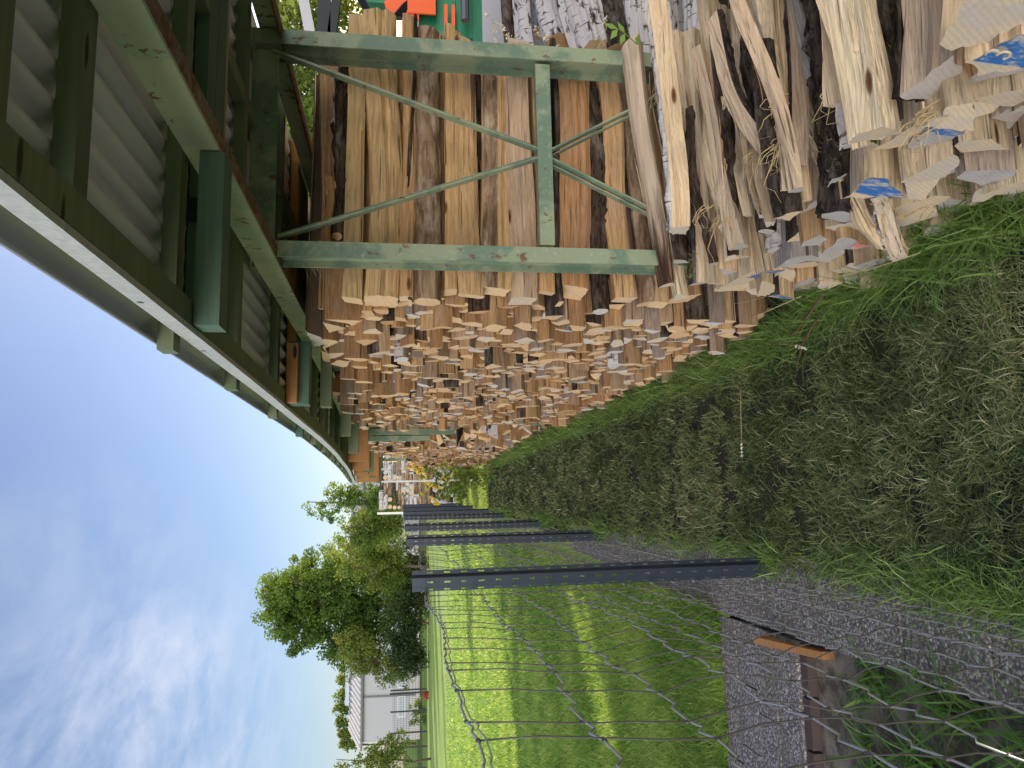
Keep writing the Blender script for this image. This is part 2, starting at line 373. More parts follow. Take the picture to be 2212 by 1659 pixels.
try: S.cycles.use_denoising = True
except Exception: pass

# ------------------------------------------------------------------ the ground
def sheet(name, poly, z, mat):
    mb = MB(); mb.add([(x, y, z) for x, y in poly], [tuple(range(len(poly)))]); o = mb.build(name, M[mat]); return tag(o, kind='structure')
FENCE = [(-.345, -2.6), (-.340, .45), (-.335, 3.47), (-.315, 6.51), (-.28, 9.06), (-.24, 12.2), (-.20, 14.9), (-.15, 18), (-.10, 21), (-.05, 24), (0, 27), (.05, 30), (.1, 33)]
def fence_x(y):
    return float(np.interp(y, [p[1] for p in FENCE], [p[0] for p in FENCE]))
tag(MB().build('unused', M['soil']) if False else sheet('ground', [(-300,-200),(300,-200),(300,500),(-300,500)], -.07, 'field'), kind='structure')
sheet('path', [(-.36,-4),(7,-4),(7,40),(-.10,40),(-.26,12),(-.33,6)], 0, 'soil')
sheet('lawn', [(-.42,7.5),(-.42,5.4),(-.42,4.35),(-.42,3.95),(-1.45,3.95),(-40,3.95),(-40,52),(-.2,52),(-.22,33),(-.27,12),(-.38,9)], 0.0, 'lawn_base')
sheet('flower_bed', [(-6,-3),(-.62,-3),(-.62,3.24),(-6,3.3)], -.05, 'sand')
# paving: narrow rows of exposed-aggregate slabs along the fence, and a cross row in front of the lawn
mb = MB(); sl_w = .30
y = -2.0
while y < 7.6:
    l = .205
    x1 = fence_x(y) + .06
    x0 = -.615 if y < 4.2 else -.60 + max(0, y - 4.2) * .03
    dz = random.uniform(-.003, .003)
    mb.box((x0, y + .004, -.06), (x1, y + l - .004, .006 + dz)); y += l
x = -.63
while x > -5:
    for r in range(4):
        y0 = 3.26 + r * .205 + (.004 if r else 0)
        dz = random.uniform(-.003, .003); off = (r % 2) * .1
        mb.box((x - .30 - off + .004, y0, -.06), (x - off - .002, y0 + .197, .006 + dz))
    x -= .30
for r in (1, 3): mb.box((-.728, 3.264 + r * .205, -.06), (-.634, 3.457 + r * .205, .007))
pv = tag(mb.build('paving', M['slab']), kind='structure')
mb = MB()
x = -.64
while x > -4:
    mb.box((x - .21, 3.195, -.05), (x - .008, 3.25, -.004 + random.uniform(-.006, .002))); x -= .215
tag(mb.build('kerb', M['kerb_brick']), kind='structure')

# ------------------------------------------------------------------ grass
def blades(name, P, hgt, wid, lean, tint, mat, seg=2, az=None, droop=.5):
    """P (n,3) roots; one mesh of n tapering blades"""
    n = len(P); az = RG.uniform(0, 2*math.pi, n) if az is None else az
    d = np.stack([np.cos(az), np.sin(az), np.zeros(n)], 1); s_ = np.stack([-np.sin(az), np.cos(az), np.zeros(n)], 1)
    # turn the flat of the blade at random about its own axis
    tw = RG.uniform(-1.2, 1.2, n)[:, None]; s_ = s_ * np.cos(tw) + d * np.sin(tw)
    V = []; up = np.array([0, 0, 1.0])
    ks = np.linspace(0, 1, seg + 1)
    for i, t in enumerate(ks):
        c = P + d * (lean * hgt * (t ** 1.7))[:, None] + up * (hgt * (t - droop * lean * t * t * .55))[:, None]
        w = wid * (1 - t) ** .6 * .5
        if i < seg: V += [c - s_ * w[:, None], c + s_ * w[:, None]]
        else: V += [c]
    m = 2 * seg + 1
    V = np.stack(V, 1)                                           # n, m, 3
    base = (np.arange(n) * m)[:, None]
    L = []; cn = []
    for i in range(seg - 1):
        L.append(base + np.array([[2*i, 2*i+1, 2*i+3, 2*i+2]])); cn.append(4)
    L.append(base + np.array([[2*seg-2, 2*seg-1, 2*seg]])); cn.append(3)
    loops = np.concatenate(L, 1).ravel(); counts = np.tile(cn, n)
    tt = np.repeat(tint, m)
    return mesh_raw(name, V.reshape(-1, 3), loops, counts, [M[mat]], tint=tt)
def vnoise(x, y, s, seed=0):
    """cheap smooth value noise"""
    r = np.random.default_rng(seed); T = r.random((64, 64)); x = np.asarray(x) / s + 1000; y = np.asarray(y) / s + 1000
    i = np.floor(x).astype(int); j = np.floor(y).astype(int); u = x - i; v = y - j; u = u*u*(3-2*u); v = v*v*(3-2*v)
    g = lambda a, b: T[a % 64, b % 64]
    return (g(i,j)*(1-u) + g(i+1,j)*u) * (1-v) + (g(i,j+1)*(1-u) + g(i+1,j+1)*u) * v
def sample_y(n, y0, y1, p):
    """depths with density ~ y**-p"""
    u = RG.random(n); a = 1 - p
    return (y0**a + u * (y1**a - y0**a)) ** (1 / a)
def merge_grass(name, parts, label, cat):
    pass
# mown path: short tufty blades, with bare patches
n = 110000
yy = sample_y(n, 1.55, 16.5, 1.75); xx = np.interp(yy, [1, 16], [-.34, -.20]) + RG.random(n) * np.interp(yy, [1, 2.2, 16], [1.9, 1.25, 1.05])
cov = .6 * vnoise(xx, yy, .13, 1) + .4 * vnoise(xx, yy, .05, 2)
keep = (cov + RG.uniform(-.16, .16, n)) > .37
xx, yy, cov = xx[keep], yy[keep], cov[keep]; n = len(xx)
tnt = np.clip(.36 * vnoise(xx, yy, .30, 3) + .28 * vnoise(xx, yy, .07, 9) + RG.normal(0.06, .27, n), 0, 1)
hg = RG.uniform(.022, .060, n) * (.5 + 1.0 * cov); wd = RG.uniform(.0028, .0058, n) * np.clip(yy / 3.5, 1, 3.0)
me = blades('grass', np.stack([xx, yy, np.zeros(n)], 1), hg, wd, RG.uniform(.5, 1.7, n), tnt, 'grass_path', seg=3)
tag(obj('mown_grass', me), 'short dark mown grass covering the trodden path', 'grass', kind='stuff')
# lit strip of path further on
n = 30000
yy = sample_y(n, 15, 34, 1.2); xx = fence_x(20) - .1 + RG.random(n) * 1.9
me = blades('grass', np.stack([xx, yy, np.zeros(n)], 1), RG.uniform(.03, .10, n), RG.uniform(.010, .018, n), RG.uniform(.4, 1.2, n), np.clip(RG.normal(.6, .2, n), 0, 1), 'grass_lawn')
tag(obj('sunlit_grass', me), 'sunlit light green grass beyond the end of the woodshed', 'grass', kind='stuff')
# longer grass along the stack and along the fence
def edge_pts(n, y0, y1, x_of, spread, p=1.3):
    yy = sample_y(n, y0, y1, p); return np.stack([x_of(yy) + RG.normal(0, 1, n) * spread, yy, np.zeros(n)], 1)
P1 = edge_pts(9500, 1.7, 15.5, lambda q: np.interp(q, [1.7, 2.4, 3.2, 15], [.84, .78, .70, .69]), .055)
h1 = RG.uniform(.05, .20, len(P1)) * (.5 + .9 * vnoise(P1[:,0], P1[:,1], .25, 5)); 
P2 = edge_pts(5500, 1.4, 30, lambda q: np.interp(q, [p[1] for p in FENCE], [p[0] for p in FENCE]) + .04, .05)
h2 = RG.uniform(.02, .10, len(P2)) * (.3 + 1.2 * vnoise(P2[:,0], P2[:,1], .35, 6))
P3 = np.stack([RG.normal(.92, .13, 900), RG.normal(1.93, .20, 900), np.zeros(900)], 1); h3 = RG.uniform(.14, .36, 900)
P4 = np.concatenate([np.stack([RG.normal(fx_ + .05, .045, 160), RG.normal(fy_ - .05, .05, 160), np.zeros(160)], 1) for fx_, fy_ in FENCE[2:6]]); h4 = RG.uniform(.06, .20, len(P4))
P5 = np.stack([RG.normal(-.31, .04, 160), RG.normal(2.15, .16, 160), np.zeros(160)], 1); h5 = RG.uniform(.05, .15, 160)
P = np.concatenate([P1, P2, P3, P4, P5]); hh = np.concatenate([h1, h2, h3, h4, h5]); n = len(P)
wd = RG.uniform(.003, .0065, n) * np.clip(P[:,1] / 4, 1, 2.5) * np.where(hh > .2, 1.3, 1)
me = blades('grass', P, hh, wd, RG.uniform(.35, 1.5, n), np.clip(RG.normal(.48, .22, n), 0, 1), 'grass_tall', seg=4, droop=.9)
tag(obj('long_grass', me), 'long green grass along the foot of the log stack and the wire fence', 'grass', kind='stuff')
# lawn
n = 150000
yy = sample_y(n, 4.05, 30, 1.7); half = yy * .62
xx = -.60 - RG.random(n) ** 1.15 * np.maximum(yy * .46 + .6, 1.6)
keep = ~((yy < 4.10) & (xx > -.66)); xx, yy = xx[keep], yy[keep]; n = len(xx)
tnt = np.clip(.5 * vnoise(xx, yy, .5, 7) + RG.normal(.22, .27, n), 0, 1)
hg = RG.uniform(.035, .10, n) * np.where(yy < 4.5, 1.3, 1.0); wd = RG.uniform(.0035, .008, n) * np.clip(yy / 4.5, 1, 4.5)
me = blades('lawn_grass', np.stack([xx, yy, np.zeros(n)], 1), hg, wd, RG.uniform(.3, 1.4, n), tnt, 'grass_lawn')
tag(obj('lawn_grass', me), 'bright green lawn grass beyond the wire fence', 'lawn', kind='stuff')
# weeds in the bed and straggling between the slabs
Pb = np.stack([RG.uniform(-1.5, -.58, 2600), 1.45 + 1.45 * RG.random(2600) ** 1.4, np.full(2600, -.05)], 1)
kk = vnoise(Pb[:,0], Pb[:,1], .16, 8) > .30; Pb = Pb[kk]
Pc = np.stack([RG.uniform(-.60, -.36, 260), RG.uniform(1.6, 6, 260), np.zeros(260)], 1)
Pd = np.concatenate([Pb, Pc]); n = len(Pd)
me = blades('weeds', Pd, np.concatenate([RG.uniform(.06, .24, len(Pb)) * np.clip(1.7 - (Pb[:,1] - 1.9), .35, 1.2), RG.uniform(.02, .06, len(Pc))]), np.concatenate([RG.uniform(.005, .020, len(Pb)), RG.uniform(.003, .006, len(Pc))]), RG.uniform(.5, 1.5, n), np.clip(RG.normal(.5, .2, n), 0, 1), 'leaf_weed', seg=4, droop=.8)
tag(obj('weeds', me), 'broad leaved weeds and grass growing in the bed beside the slabs', 'weeds', kind='stuff')
# dead clippings on the slabs
n = 2600
Pk = np.stack([RG.uniform(-.9, -.32, n), sample_y(n, 1.6, 7, 1.4), np.full(n, .008)], 1)
kk = (Pk[:,0] > -.62) | (Pk[:,1] > 3.28); Pk = Pk[kk]; n = len(Pk)
me = blades('clippings', Pk, RG.uniform(.006, .03, n), RG.uniform(.001, .0022, n), RG.uniform(2.0, 5.0, n), np.clip(RG.normal(.85, .12, n), 0, 1), 'grass_path', droop=.25)
tag(obj('grass_clippings', me), 'dry grass clippings scattered over the slabs', 'clippings', kind='stuff')

# ------------------------------------------------------------------ logs
def resample(poly, step):
    out = []; n = len(poly)
    src = []
    for i in range(n):
        a = np.array(poly[i], float); b = np.array(poly[(i+1) % n], float); k_ = max(1, int(round(np.linalg.norm(b - a) / step)))
        for j in range(k_): out.append(a + (b - a) * j / k_); src.append(i)
    return np.array(out), src
def log_geo(poly, L, rng, nseg=6, step=.03, wob=.006, ridge=.05, bark=(), tilt=(.15, .15), taper=.0, bend=None, fat=1.0):
    """returns vertices, faces, material index (0 side, 1 end, 2 bark), ring function"""
    Pp, src = resample(poly, step); m = len(Pp)
    rd = 1 + rng.normal(0, ridge, m)
    ph = rng.uniform(0, 6.28, 6); am = rng.normal(0, 1, 6)
    bx = bend if bend is not None else rng.normal(0, .35, 2) * wob
    kt = (rng.uniform(.15, .85), rng.uniform(-3, 3), rng.uniform(-.6, 1.4) if wob > .007 else 0)
    tl = (rng.normal(0, tilt[0]), rng.normal(0, tilt[0]), rng.normal(0, tilt[1]), rng.normal(0, tilt[1]))
    def ring(t, Q, rdd):
        x = (t - .5) * L
        ox = wob * (am[0]*math.sin(3.1*t + ph[0]) + .5*am[1]*math.sin(8*t + ph[1])) + bx[0] * (4*(t-.5)**2 - .4)
        oz = wob * (am[2]*math.sin(2.7*t + ph[2]) + .5*am[3]*math.sin(7*t + ph[3])) + bx[1] * (4*(t-.5)**2 - .4)
        tw = .05 * math.sin(2.2*t + ph[4]) * am[4]; c, s_ = math.cos(tw), math.sin(tw)
        sc = (1 + .05 * am[5] * math.sin(4*t + ph[5])) * (1 + taper * (t - .5)) * fat
        ang = np.arctan2(Q[:,1], Q[:,0]); kn = 1 + .22 * np.exp(-((t - kt[0]) / .045) ** 2) * np.exp(-(np.angle(np.exp(1j * (ang - kt[1]))) / .5) ** 2) * kt[2]
        q = Q * (rdd * kn)[:, None] * sc
        yv = q[:,0]*c - q[:,1]*s_ + ox; zv = q[:,0]*s_ + q[:,1]*c + oz
        xo = np.full(len(Q), x)
        if t < .02: xo = xo + tl[0]*q[:,0] + tl[1]*q[:,1]
        if t > .98: xo = xo + tl[2]*q[:,0] + tl[3]*q[:,1]
        return np.stack([xo, yv, zv], 1)
    V = []; F = []; mi = []
    for i in range(nseg + 1):
        loc = rd * (1 + (rng.normal(0, ridge * .35, m) if 0 < i < nseg else 0))
        V.append(ring(i / nseg, Pp, loc))
    for i in range(nseg):
        for j in range(m):
            F.append((i*m + j, i*m + (j+1) % m, (i+1)*m + (j+1) % m, (i+1)*m + j)); mi.append(2 if src[j] in bark else 0)
    F.append(tuple(range(m))[::-1]); mi.append(1); F.append(tuple(nseg*m + j for j in range(m))); mi.append(1)
    return np.concatenate(V), F, mi, ring, Pp, src, rd
def to_mesh(name, V, F, mi, mats, tint, smooth=False):
    me = bpy.data.meshes.new(name); me.from_pydata([tuple(map(float, v)) for v in V], [], F)
    for q in mats: me.materials.append(q)
    me.polygons.foreach_set('material_index', np.array(mi, dtype=np.int32))
    me.polygons.foreach_set('use_smooth', np.full(len(F), smooth)); me.update(); add_tint(me, tint)
    return me
def wedge(r, a, rot, rng, n=5):
    """split piece: two flat faces meeting at the heart, bark on the arc. returns polygon + indices of bark edges"""
    pts = [(0, 0)] + [(r * math.cos(-a/2 + a*i/n), r * math.sin(-a/2 + a*i/n)) for i in range(n + 1)]
    p_ = np.array(pts); p_[1:] *= 1 + rng.normal(0, .05, (n + 1, 1)); p_ -= p_.mean(0)
    c, s_ = math.cos(rot), math.sin(rot); p_ = p_ @ np.array([[c, s_], [-s_, c]])
    return p_, tuple(range(1, n + 1))
def rounded(r, rng, n=9, sq=1.0):
    a = np.linspace(0, 2*math.pi, n, endpoint=False); rr = r * (1 + rng.normal(0, .07, n))
    return np.stack([rr * np.cos(a), rr * np.sin(a) * sq], 1), tuple(range(n))
def frame_from(p0, p1):
    """matrix with X from p0 to p1, origin at the middle"""
    p0 = Vector(p0); p1 = Vector(p1); x = (p1 - p0).normalized(); y = Vector((0,0,1)).cross(x).normalized(); z = x.cross(y)
    c = (p0 + p1) / 2
    return Matrix(((x[0],y[0],z[0],c[0]),(x[1],y[1],z[1],c[1]),(x[2],y[2],z[2],c[2]),(0,0,0,1)))
def bark_child(parent, ring, Pp, src, rd, bark, L, rng, mat, tint, thick=.006, rough=.004, name='bark', t0=0.0, t1=1.0, patchy=0.0, nt=36):
    idx = [j for j in range(len(Pp)) if src[j] in bark]
    if not idx: return None
    # contiguous run of edges
    m = len(Pp); closed = len(idx) == m
    if not closed:
        st = [j for j in idx if (j - 1) % m not in idx][0]; run = []
        j = st
        while j in idx: run.append(j); j = (j + 1) % m
        run.append(j)
    else: run = list(range(m))
    Q = []; R_ = []
    for a in range(len(run) - (0 if closed else 1)):
        j0 = run[a]; j1 = run[(a+1) % len(run)]
        for f in (0, .5): Q.append(Pp[j0] * (1-f) + Pp[j1] * f); R_.append(rd[j0]*(1-f) + rd[j1]*f)
    if not closed: Q.append(Pp[run[-1]]); R_.append(rd[run[-1]])
    Q = np.array(Q); R_ = np.array(R_); mm = len(Q); V = []; 
    nl = rng.normal(0, 1, (nt + 1, mm)); nl = (nl + np.roll(nl, 1, 0) + .6 * np.roll(nl, 1, 1)) / 1.9
    for i in range(nt + 1):
        t = t0 + (t1 - t0) * i / nt
        pts = ring(t, Q, R_); c = pts.mean(0) if closed else ring(t, np.zeros((1, 2)), np.ones(1))[0]
        d = pts - c; d[:,0] = 0; ln = np.linalg.norm(d, axis=1, keepdims=True) + 1e-6; d /= ln
        off = thick + rough * nl[i]
        if not closed: off[0] = off[-1] = .0012
        V.append(pts + d * off[:, None])
    F = []
    for i in range(nt):
        for j in range(mm - (0 if closed else 1)):
            if patchy and vnoise(np.array([i * .12]), np.array([j * .35]), 1.0, int(tint * 999))[0] < patchy: continue
            F.append((i*mm + j, i*mm + (j+1) % mm, (i+1)*mm + (j+1) % mm, (i+1)*mm + j))
    me = to_mesh(name, np.concatenate(V), F, [0] * len(F), [M[mat]], tint, True)
    return obj(name, me, parent), np.concatenate(V)
def moss_child(parent, V, rng, cover=.5, n=2600, axis_up=True, hi=(.006, .016)):
    """small tufts on a bark surface"""
    idx = rng.integers(0, len(V), n); P = V[idx] + rng.normal(0, .005, (n, 3))
    keep = (vnoise(P[:,0], P[:,1] + P[:,2], .09, 21) > 1 - cover); P = P[keep]; n = len(P)
    if not n: return
    me = blades('moss', P - np.array([0, 0, .002]), rng.uniform(*hi, n), rng.uniform(.0015, .004, n), rng.uniform(.6, 2.2, n), np.clip(rng.normal(.45, .25, n), 0, 1), 'moss')
    obj('moss', me, parent)
def paint_child(parent, poly, V, m, mat, frac=.65, ang=0.0):
    """paint on the left sawn end: the part of the end face on one side of a line"""
    E_ = V[:m]; c = E_.mean(0); d = np.array([0, math.cos(ang), math.sin(ang)])
    s_ = (E_ - c) @ d; lim = s_.min() + frac * (s_.max() - s_.min()); out = []
    for j in range(m):
        a, b = E_[j], E_[(j+1) % m]; sa, sb = s_[j], s_[(j+1) % m]
        if sa <= lim: out.append(a)
        if (sa - lim) * (sb - lim) < 0: out.append(a + (b - a) * (lim - sa) / (sb - sa))
    if len(out) < 3: return
    out = np.array(out); out = c * .02 + out * .98; out[:,0] -= .0025
    me = to_mesh('paint_mark', out, [tuple(range(len(out)))[::-1]], [0], [M[mat]], .5)
    return obj('paint_mark', me, parent)
LOGS = [0]
def edge_splinters(o, ring, Pp, rd, L, rng, n, mat, tint):
    """thin torn slivers still hanging on along the log"""
    mb = MB(); m = len(Pp)
    for _ in range(n):
        j = int(rng.integers(0, m)); t0 = rng.uniform(.05, .8); ln = rng.uniform(.08, .34); lift = rng.uniform(.003, .020); w = rng.uniform(.0025, .007); sgn = 1 if rng.random() < .5 else -1; L_ = []; R_ = []
        for q in range(6):
            f = q / 5; t = t0 + (f if sgn > 0 else 1 - f) * ln; p_ = ring(min(t, .985), Pp[j:j+1], rd[j:j+1])[0]; d = np.array([0, p_[1], p_[2]]); d /= np.linalg.norm(d) + 1e-6
            sd = np.array([0, -d[2], d[1]]); c = p_ + d * (.0015 + lift * f ** 2); ww = w * (1 - f) ** .7
            L_.append(c - sd * ww); R_.append(c + sd * ww + d * .001)
        b = L_ + R_; mb.add(b, [(q, q + 1, 7 + q, 6 + q) for q in range(5)])
    if mb.f: mb.build('splinter', M[mat], o, tint)
def big_log(label, p0, p1, poly, barkidx, tint=.3, side='wood_pale', end='end_pale', bark=None, paint=None, moss=0.0, seed=0, group=None, L=None,
            ridge=.06, wob=.016, bend=None, rough=.004, thick=.005, patchy=0.0, tilt=(.12,.1), taper=0.0, cat='log', name='split_log', nseg=14, step=.016, pang=0.0, pfrac=.65):
    rng = np.random.default_rng(1000 + seed)
    p0 = np.array(p0, float); p1 = np.array(p1, float); d = p1 - p0; ln = np.linalg.norm(d)
    if L: p1 = p0 + d / ln * L; ln = L
    V, F, mi, ring, Pp, src, rd = log_geo(poly, ln, rng, nseg, step, wob, ridge, barkidx if bark else (), tilt, taper, bend)
    me = to_mesh(name, V, F, mi, [M[side], M[end], M[bark or side]], tint)
    o = obj(name, me); o.matrix_world = frame_from(p0, p1); tag(o, label, cat, group); LOGS[0] += 1
    if bark:
        r_ = bark_child(o, ring, Pp, src, rd, barkidx, ln, rng, bark, tint, thick, rough, patchy=patchy)
        if r_ and moss: moss_child(o, r_[1], rng, moss)
    if not (bark and len(barkidx) > 7): edge_splinters(o, ring, Pp, rd, ln, rng, int(rng.integers(3, 9)), side if side != 'wood_charred' else 'wood_pale', (tint + .15) % 1)
    if paint: paint_child(o, poly, V, len(Pp), paint, pfrac, pang)
    return o
def strands(parent, rng, at, n=7, mat='stalk'):
    """torn splinters standing off a log, in the log's own space"""
    mb = MB()
    for i in range(n):
        p = Vector(at) + Vector(rng.normal(0, .012, 3)); l = rng.uniform(.06, .22); dx = rng.uniform(-1, -.3); pts = []
        for q in range(6):
            t = q / 5; pts.append(p + Vector((dx * l * t, rng.normal(0, .004) + .05 * t * t * rng.normal(), .04 * math.sin(3 * t) + .03 * t)))
        mb.tube(pts, [.0022 * (1 - .8 * q / 5) for q in range(6)], 4)
    return mb.build('splinter', M[mat], parent)

# ---- near heap: named pieces lying on top (left-end px, left X, right-end px, dY)
HG = 'split logs in the low heap nearest the camera'
def heap(label, lp, XL, rp, dY, **kw):
    p0 = at_x(lp[0], lp[1], XL); p1 = at_y(rp[0], rp[1], p0[1] + dY)
    return big_log(label, p0, p1, group=HG, L=kw.pop('L', 1.03), **kw)
R_ = np.random.default_rng(5)
pl, bk = wedge(.085, 1.3, 2.0, R_); o = heap('pale split log with a charred dark left end, lying against the steel column', (1432,618), .84, (1368,81), -.06, poly=pl, barkidx=bk, tint=.35, side='wood_charred', seed=1, taper=.35)
pl, bk = wedge(.075, 1.6, .6, R_); o = heap('split log with curling white birch bark beside the charred log', (1450,500), .95, (1416,53), -.08, poly=pl, barkidx=bk, tint=.5, bark='birch_bark', seed=2, rough=.006)
pl, bk = wedge(.10, 1.0, 1.3, R_); o = heap('splintered brown-streaked log next to the birch bark, torn at its right end', (1500,612), .83, (1446,44), -.04, poly=pl, barkidx=bk, tint=.62, seed=3, bark='bark_rough', moss=.45, ridge=.10, wob=.014); strands(o, R_, (.30,0,.04), 10)
pl, bk = wedge(.085, .9, 1.75, R_); heap('long pale board-like split log with a pointed tip', (1541,612), .82, (1483,0), -.05, poly=pl, barkidx=bk, tint=.28, seed=4, taper=.5, wob=.012)
pl, bk = wedge(.12, 1.25, 1.5, R_); o = heap('sunlit split log with bright blue paint on its left end', (1640,592), .80, (1536,0), -.02, poly=pl, barkidx=bk, tint=.3, seed=5, ridge=.09, wob=.012, paint='paint_blue', pfrac=.9); strands(o, R_, (-.1,0,.05), 8)
pl, bk = wedge(.09, 1.3, 1.7, R_); heap('pale log tucked behind the sunlit blue-ended log', (1624,350), 1.15, (1606,0), -.03, poly=pl, barkidx=bk, tint=.12, seed=6)
pl, bk = rounded(.043, R_); heap('black and white birch bark log wedged between two pale logs', (1690,540), .86, (1662,40), -.05, poly=pl, barkidx=bk, tint=.8, bark='birch_bark', seed=7, rough=.005, wob=.014)
pl, bk = rounded(.030, R_); heap('thin dark bark log just left of the birch bark log', (1664,500), .88, (1640,0), -.05, poly=pl, barkidx=bk, tint=.66, bark='bark_dark', seed=31, wob=.016)
pl, bk = wedge(.085, .85, 1.2, R_); o = heap('long slanting sunlit splinter log with a sharp lower tip', (1783,445), .84, (1650,0), .05, poly=pl, barkidx=bk, tint=.2, seed=8, ridge=.09, taper=.25, L=1.15); strands(o, R_, (-.3,0,.03), 6)
pl, bk = wedge(.10, 1.0, .9, R_); heap('blue-grey weathered split log above the slanting splinter log', (1752,176), 1.22, (1700,0), .0, poly=pl, barkidx=bk, tint=1.0, seed=9)
pl, bk = rounded(.068, R_, 11); heap('thick rugged dark bark log with its grey sawn end beside the slanting splinter log', (1838,392), .88, (1800,0), -.02, poly=pl, barkidx=bk, tint=.9, bark='bark_rough', seed=10, rough=.010, thick=.012, moss=.5)
pl, bk = wedge(.115, 1.3, 1.45, R_); heap('large pale square-cut log with a clean grey sawn end', (1872,298), .81, (1838,0), -.03, poly=pl, barkidx=bk, tint=.26, seed=11, ridge=.05, end='end_pale', tilt=(.04,.1))
pl, bk = rounded(.046, R_, 11); heap('moss covered dark log lying between two pale square-cut logs', (1930,275), .88, (1893,0), -.01, poly=pl, barkidx=bk, tint=.4, bark='bark_rough', seed=12, rough=.010, thick=.012, moss=.75)
pl, bk = wedge(.125, 1.3, -.25, R_, 6); heap('thick split log with dark bark along one side and a pink end fleck', (2004,196), .87, (1996,0), .0, poly=pl, barkidx=bk, tint=.72, bark='bark_rough', seed=13, rough=.008, thick=.012, paint='paint_pink', pfrac=.22, pang=1.2)
pl, bk = wedge(.17, 1.25, 1.35, R_, 6); heap('big square log with a rough grey sawn end in the topmost corner of the heap', (2130,24), .86, (2126,-150), .0, poly=pl, barkidx=bk, tint=.5, end='end_pale', seed=14, tilt=(.04,.1))
pl, bk = wedge(.16, 1.2, 1.5, R_, 6); o15 = heap('split log with a blue painted end carrying a pale number, beneath the big square log', (2150,110), .83, (2150,-60), .0, poly=pl, barkidx=bk, tint=.45, seed=15, paint='paint_blue', pfrac=.7, pang=0.0, tilt=(.03,.1))
pl, bk = rounded(.050, R_, 9); heap('short dark bark log with a jagged end under the rugged bark log', (1822,465), .80, (1800,60), -.03, poly=pl, barkidx=bk, tint=.85, bark='bark_rough', seed=16, rough=.008, thick=.008)
pl, bk = wedge(.10, 1.2, 1.6, R_); heap('orange split log with smooth flat faces left of the pink-edged log', (1755,522), .80, (1712,60), -.02, poly=pl, barkidx=bk, tint=.88, seed=17)
pl, bk = wedge(.13, 1.0, 1.57, R_); heap('orange split log with a pink painted end edge', (1812,524), .77, (1770,60), -.02, poly=pl, barkidx=bk, tint=.85, seed=18, paint='paint_pink', pfrac=.45, pang=1.5)
pl, bk = wedge(.10, 1.1, 1.6, R_); heap('low split log with a small blue painted end near the grass', (1672,640), .76, (1640,150), -.02, poly=pl, barkidx=bk, tint=.5, seed=19, bark='bark_dark', paint='paint_blue', pfrac=.55)
pl, bk = wedge(.13, 1.2, 1.6, R_); heap('split log with a blue smeared end below the large pale square-cut log', (1905,398), .80, (1880,60), -.02, poly=pl, barkidx=bk, tint=.4, seed=20, paint='paint_blue', pfrac=.75)
pl, bk = wedge(.13, 1.3, 1.3, R_); heap('grey sawn log with a blue painted corner, right of the large pale square-cut log', (2000,290), .84, (1985,0), -.02, poly=pl, barkidx=bk, tint=.95, seed=21, paint='paint_blue', pfrac=.35, pang=0.0, tilt=(.04,.1))
pl, bk = wedge(.12, 1.2, 1.9, R_); o = heap('pale striped split log sticking out with torn fibres on its end', (2045,262), .80, (2020,60), .03, poly=pl, barkidx=bk, tint=.3, seed=22, ridge=.08); strands(o, R_, (-.5,0,.03), 12)
pl, bk = wedge(.045, 1.1, 1.2, R_); big_log('short split offcut slipping out of the foot of the heap', at_x(1890,540,.70), at_x(1840,440,.82), pl, bk, .45, seed=23, group=HG, L=.24)
pl, bk = wedge(.042, 1.6, .4, R_); big_log('short birch bark offcut poking out of the foot of the heap', at_x(1950,560,.68), at_x(1905,440,.80), pl, bk, .7, bark='birch_bark', seed=24, group=HG, L=.28, rough=.005)
pl, bk = wedge(.06, 1.3, 1.4, R_); heap('thin pale stick log lying on the heap by the steel column', (1475,640), .80, (1440,300), -.02, poly=pl, barkidx=bk, tint=.2, seed=25)
pl, bk = wedge(.08, 1.2, 1.6, R_); heap('pale log between the pointed log and the sunlit blue-ended log', (1580,560), .84, (1540,120), -.02, poly=pl, barkidx=bk, tint=.15, seed=26)
rng = np.random.default_rng(90)
for i in range(20):
    y_ = rng.uniform(1.55, 2.86); zt = float(np.interp(y_, [1.5, 1.9, 2.3, 2.6, 2.9], [.60, .56, .50, .54, .64])) + rng.uniform(-.03, .03); xl_ = rng.uniform(.80, .98); ln = rng.uniform(.45, 1.05); sl_ = rng.normal(.06, .05)
    pl, bk = wedge(rng.uniform(.035, .062), rng.uniform(.8, 1.5), rng.uniform(0, 6.28), rng); bm = (None, None, 'bark_dark', 'bark_rough', 'birch_bark')[i % 5]
    o = big_log(('thin pale split stick' if bm is None else 'thin bark covered stick' if bm != 'birch_bark' else 'thin birch bark stick') + ' lying loose over the top of the low heap', (xl_, y_, zt), (xl_ + ln, y_ + rng.normal(0, .06), zt + sl_), pl, bk, float(rng.random()), bark=bm, seed=900 + i, group='thin sticks lying over the low heap', ridge=.09, wob=.020, taper=rng.normal(0, .4), rough=.004)
    if i % 3 == 0: strands(o, rng, (-ln * .3, 0, .02), 5)
# the pale number on the blue end
c_ = o15.matrix_world.inverted()
mb = MB(); s3 = []
for i in range(9): a = math.radians(130 - 230 * i / 8); s3.append((math.cos(a) * .010, math.sin(a) * .011 + .011))
for i in range(9): a = math.radians(100 - 240 * i / 8); s3.append((math.cos(a) * .012, math.sin(a) * .012 - .012))
mb.tube([(-.515 - .016, -.012 - u, v + .006) for u, v in s3], .0028, 5)
mb.build('painted_number', M['end_pale'], o15, .3)

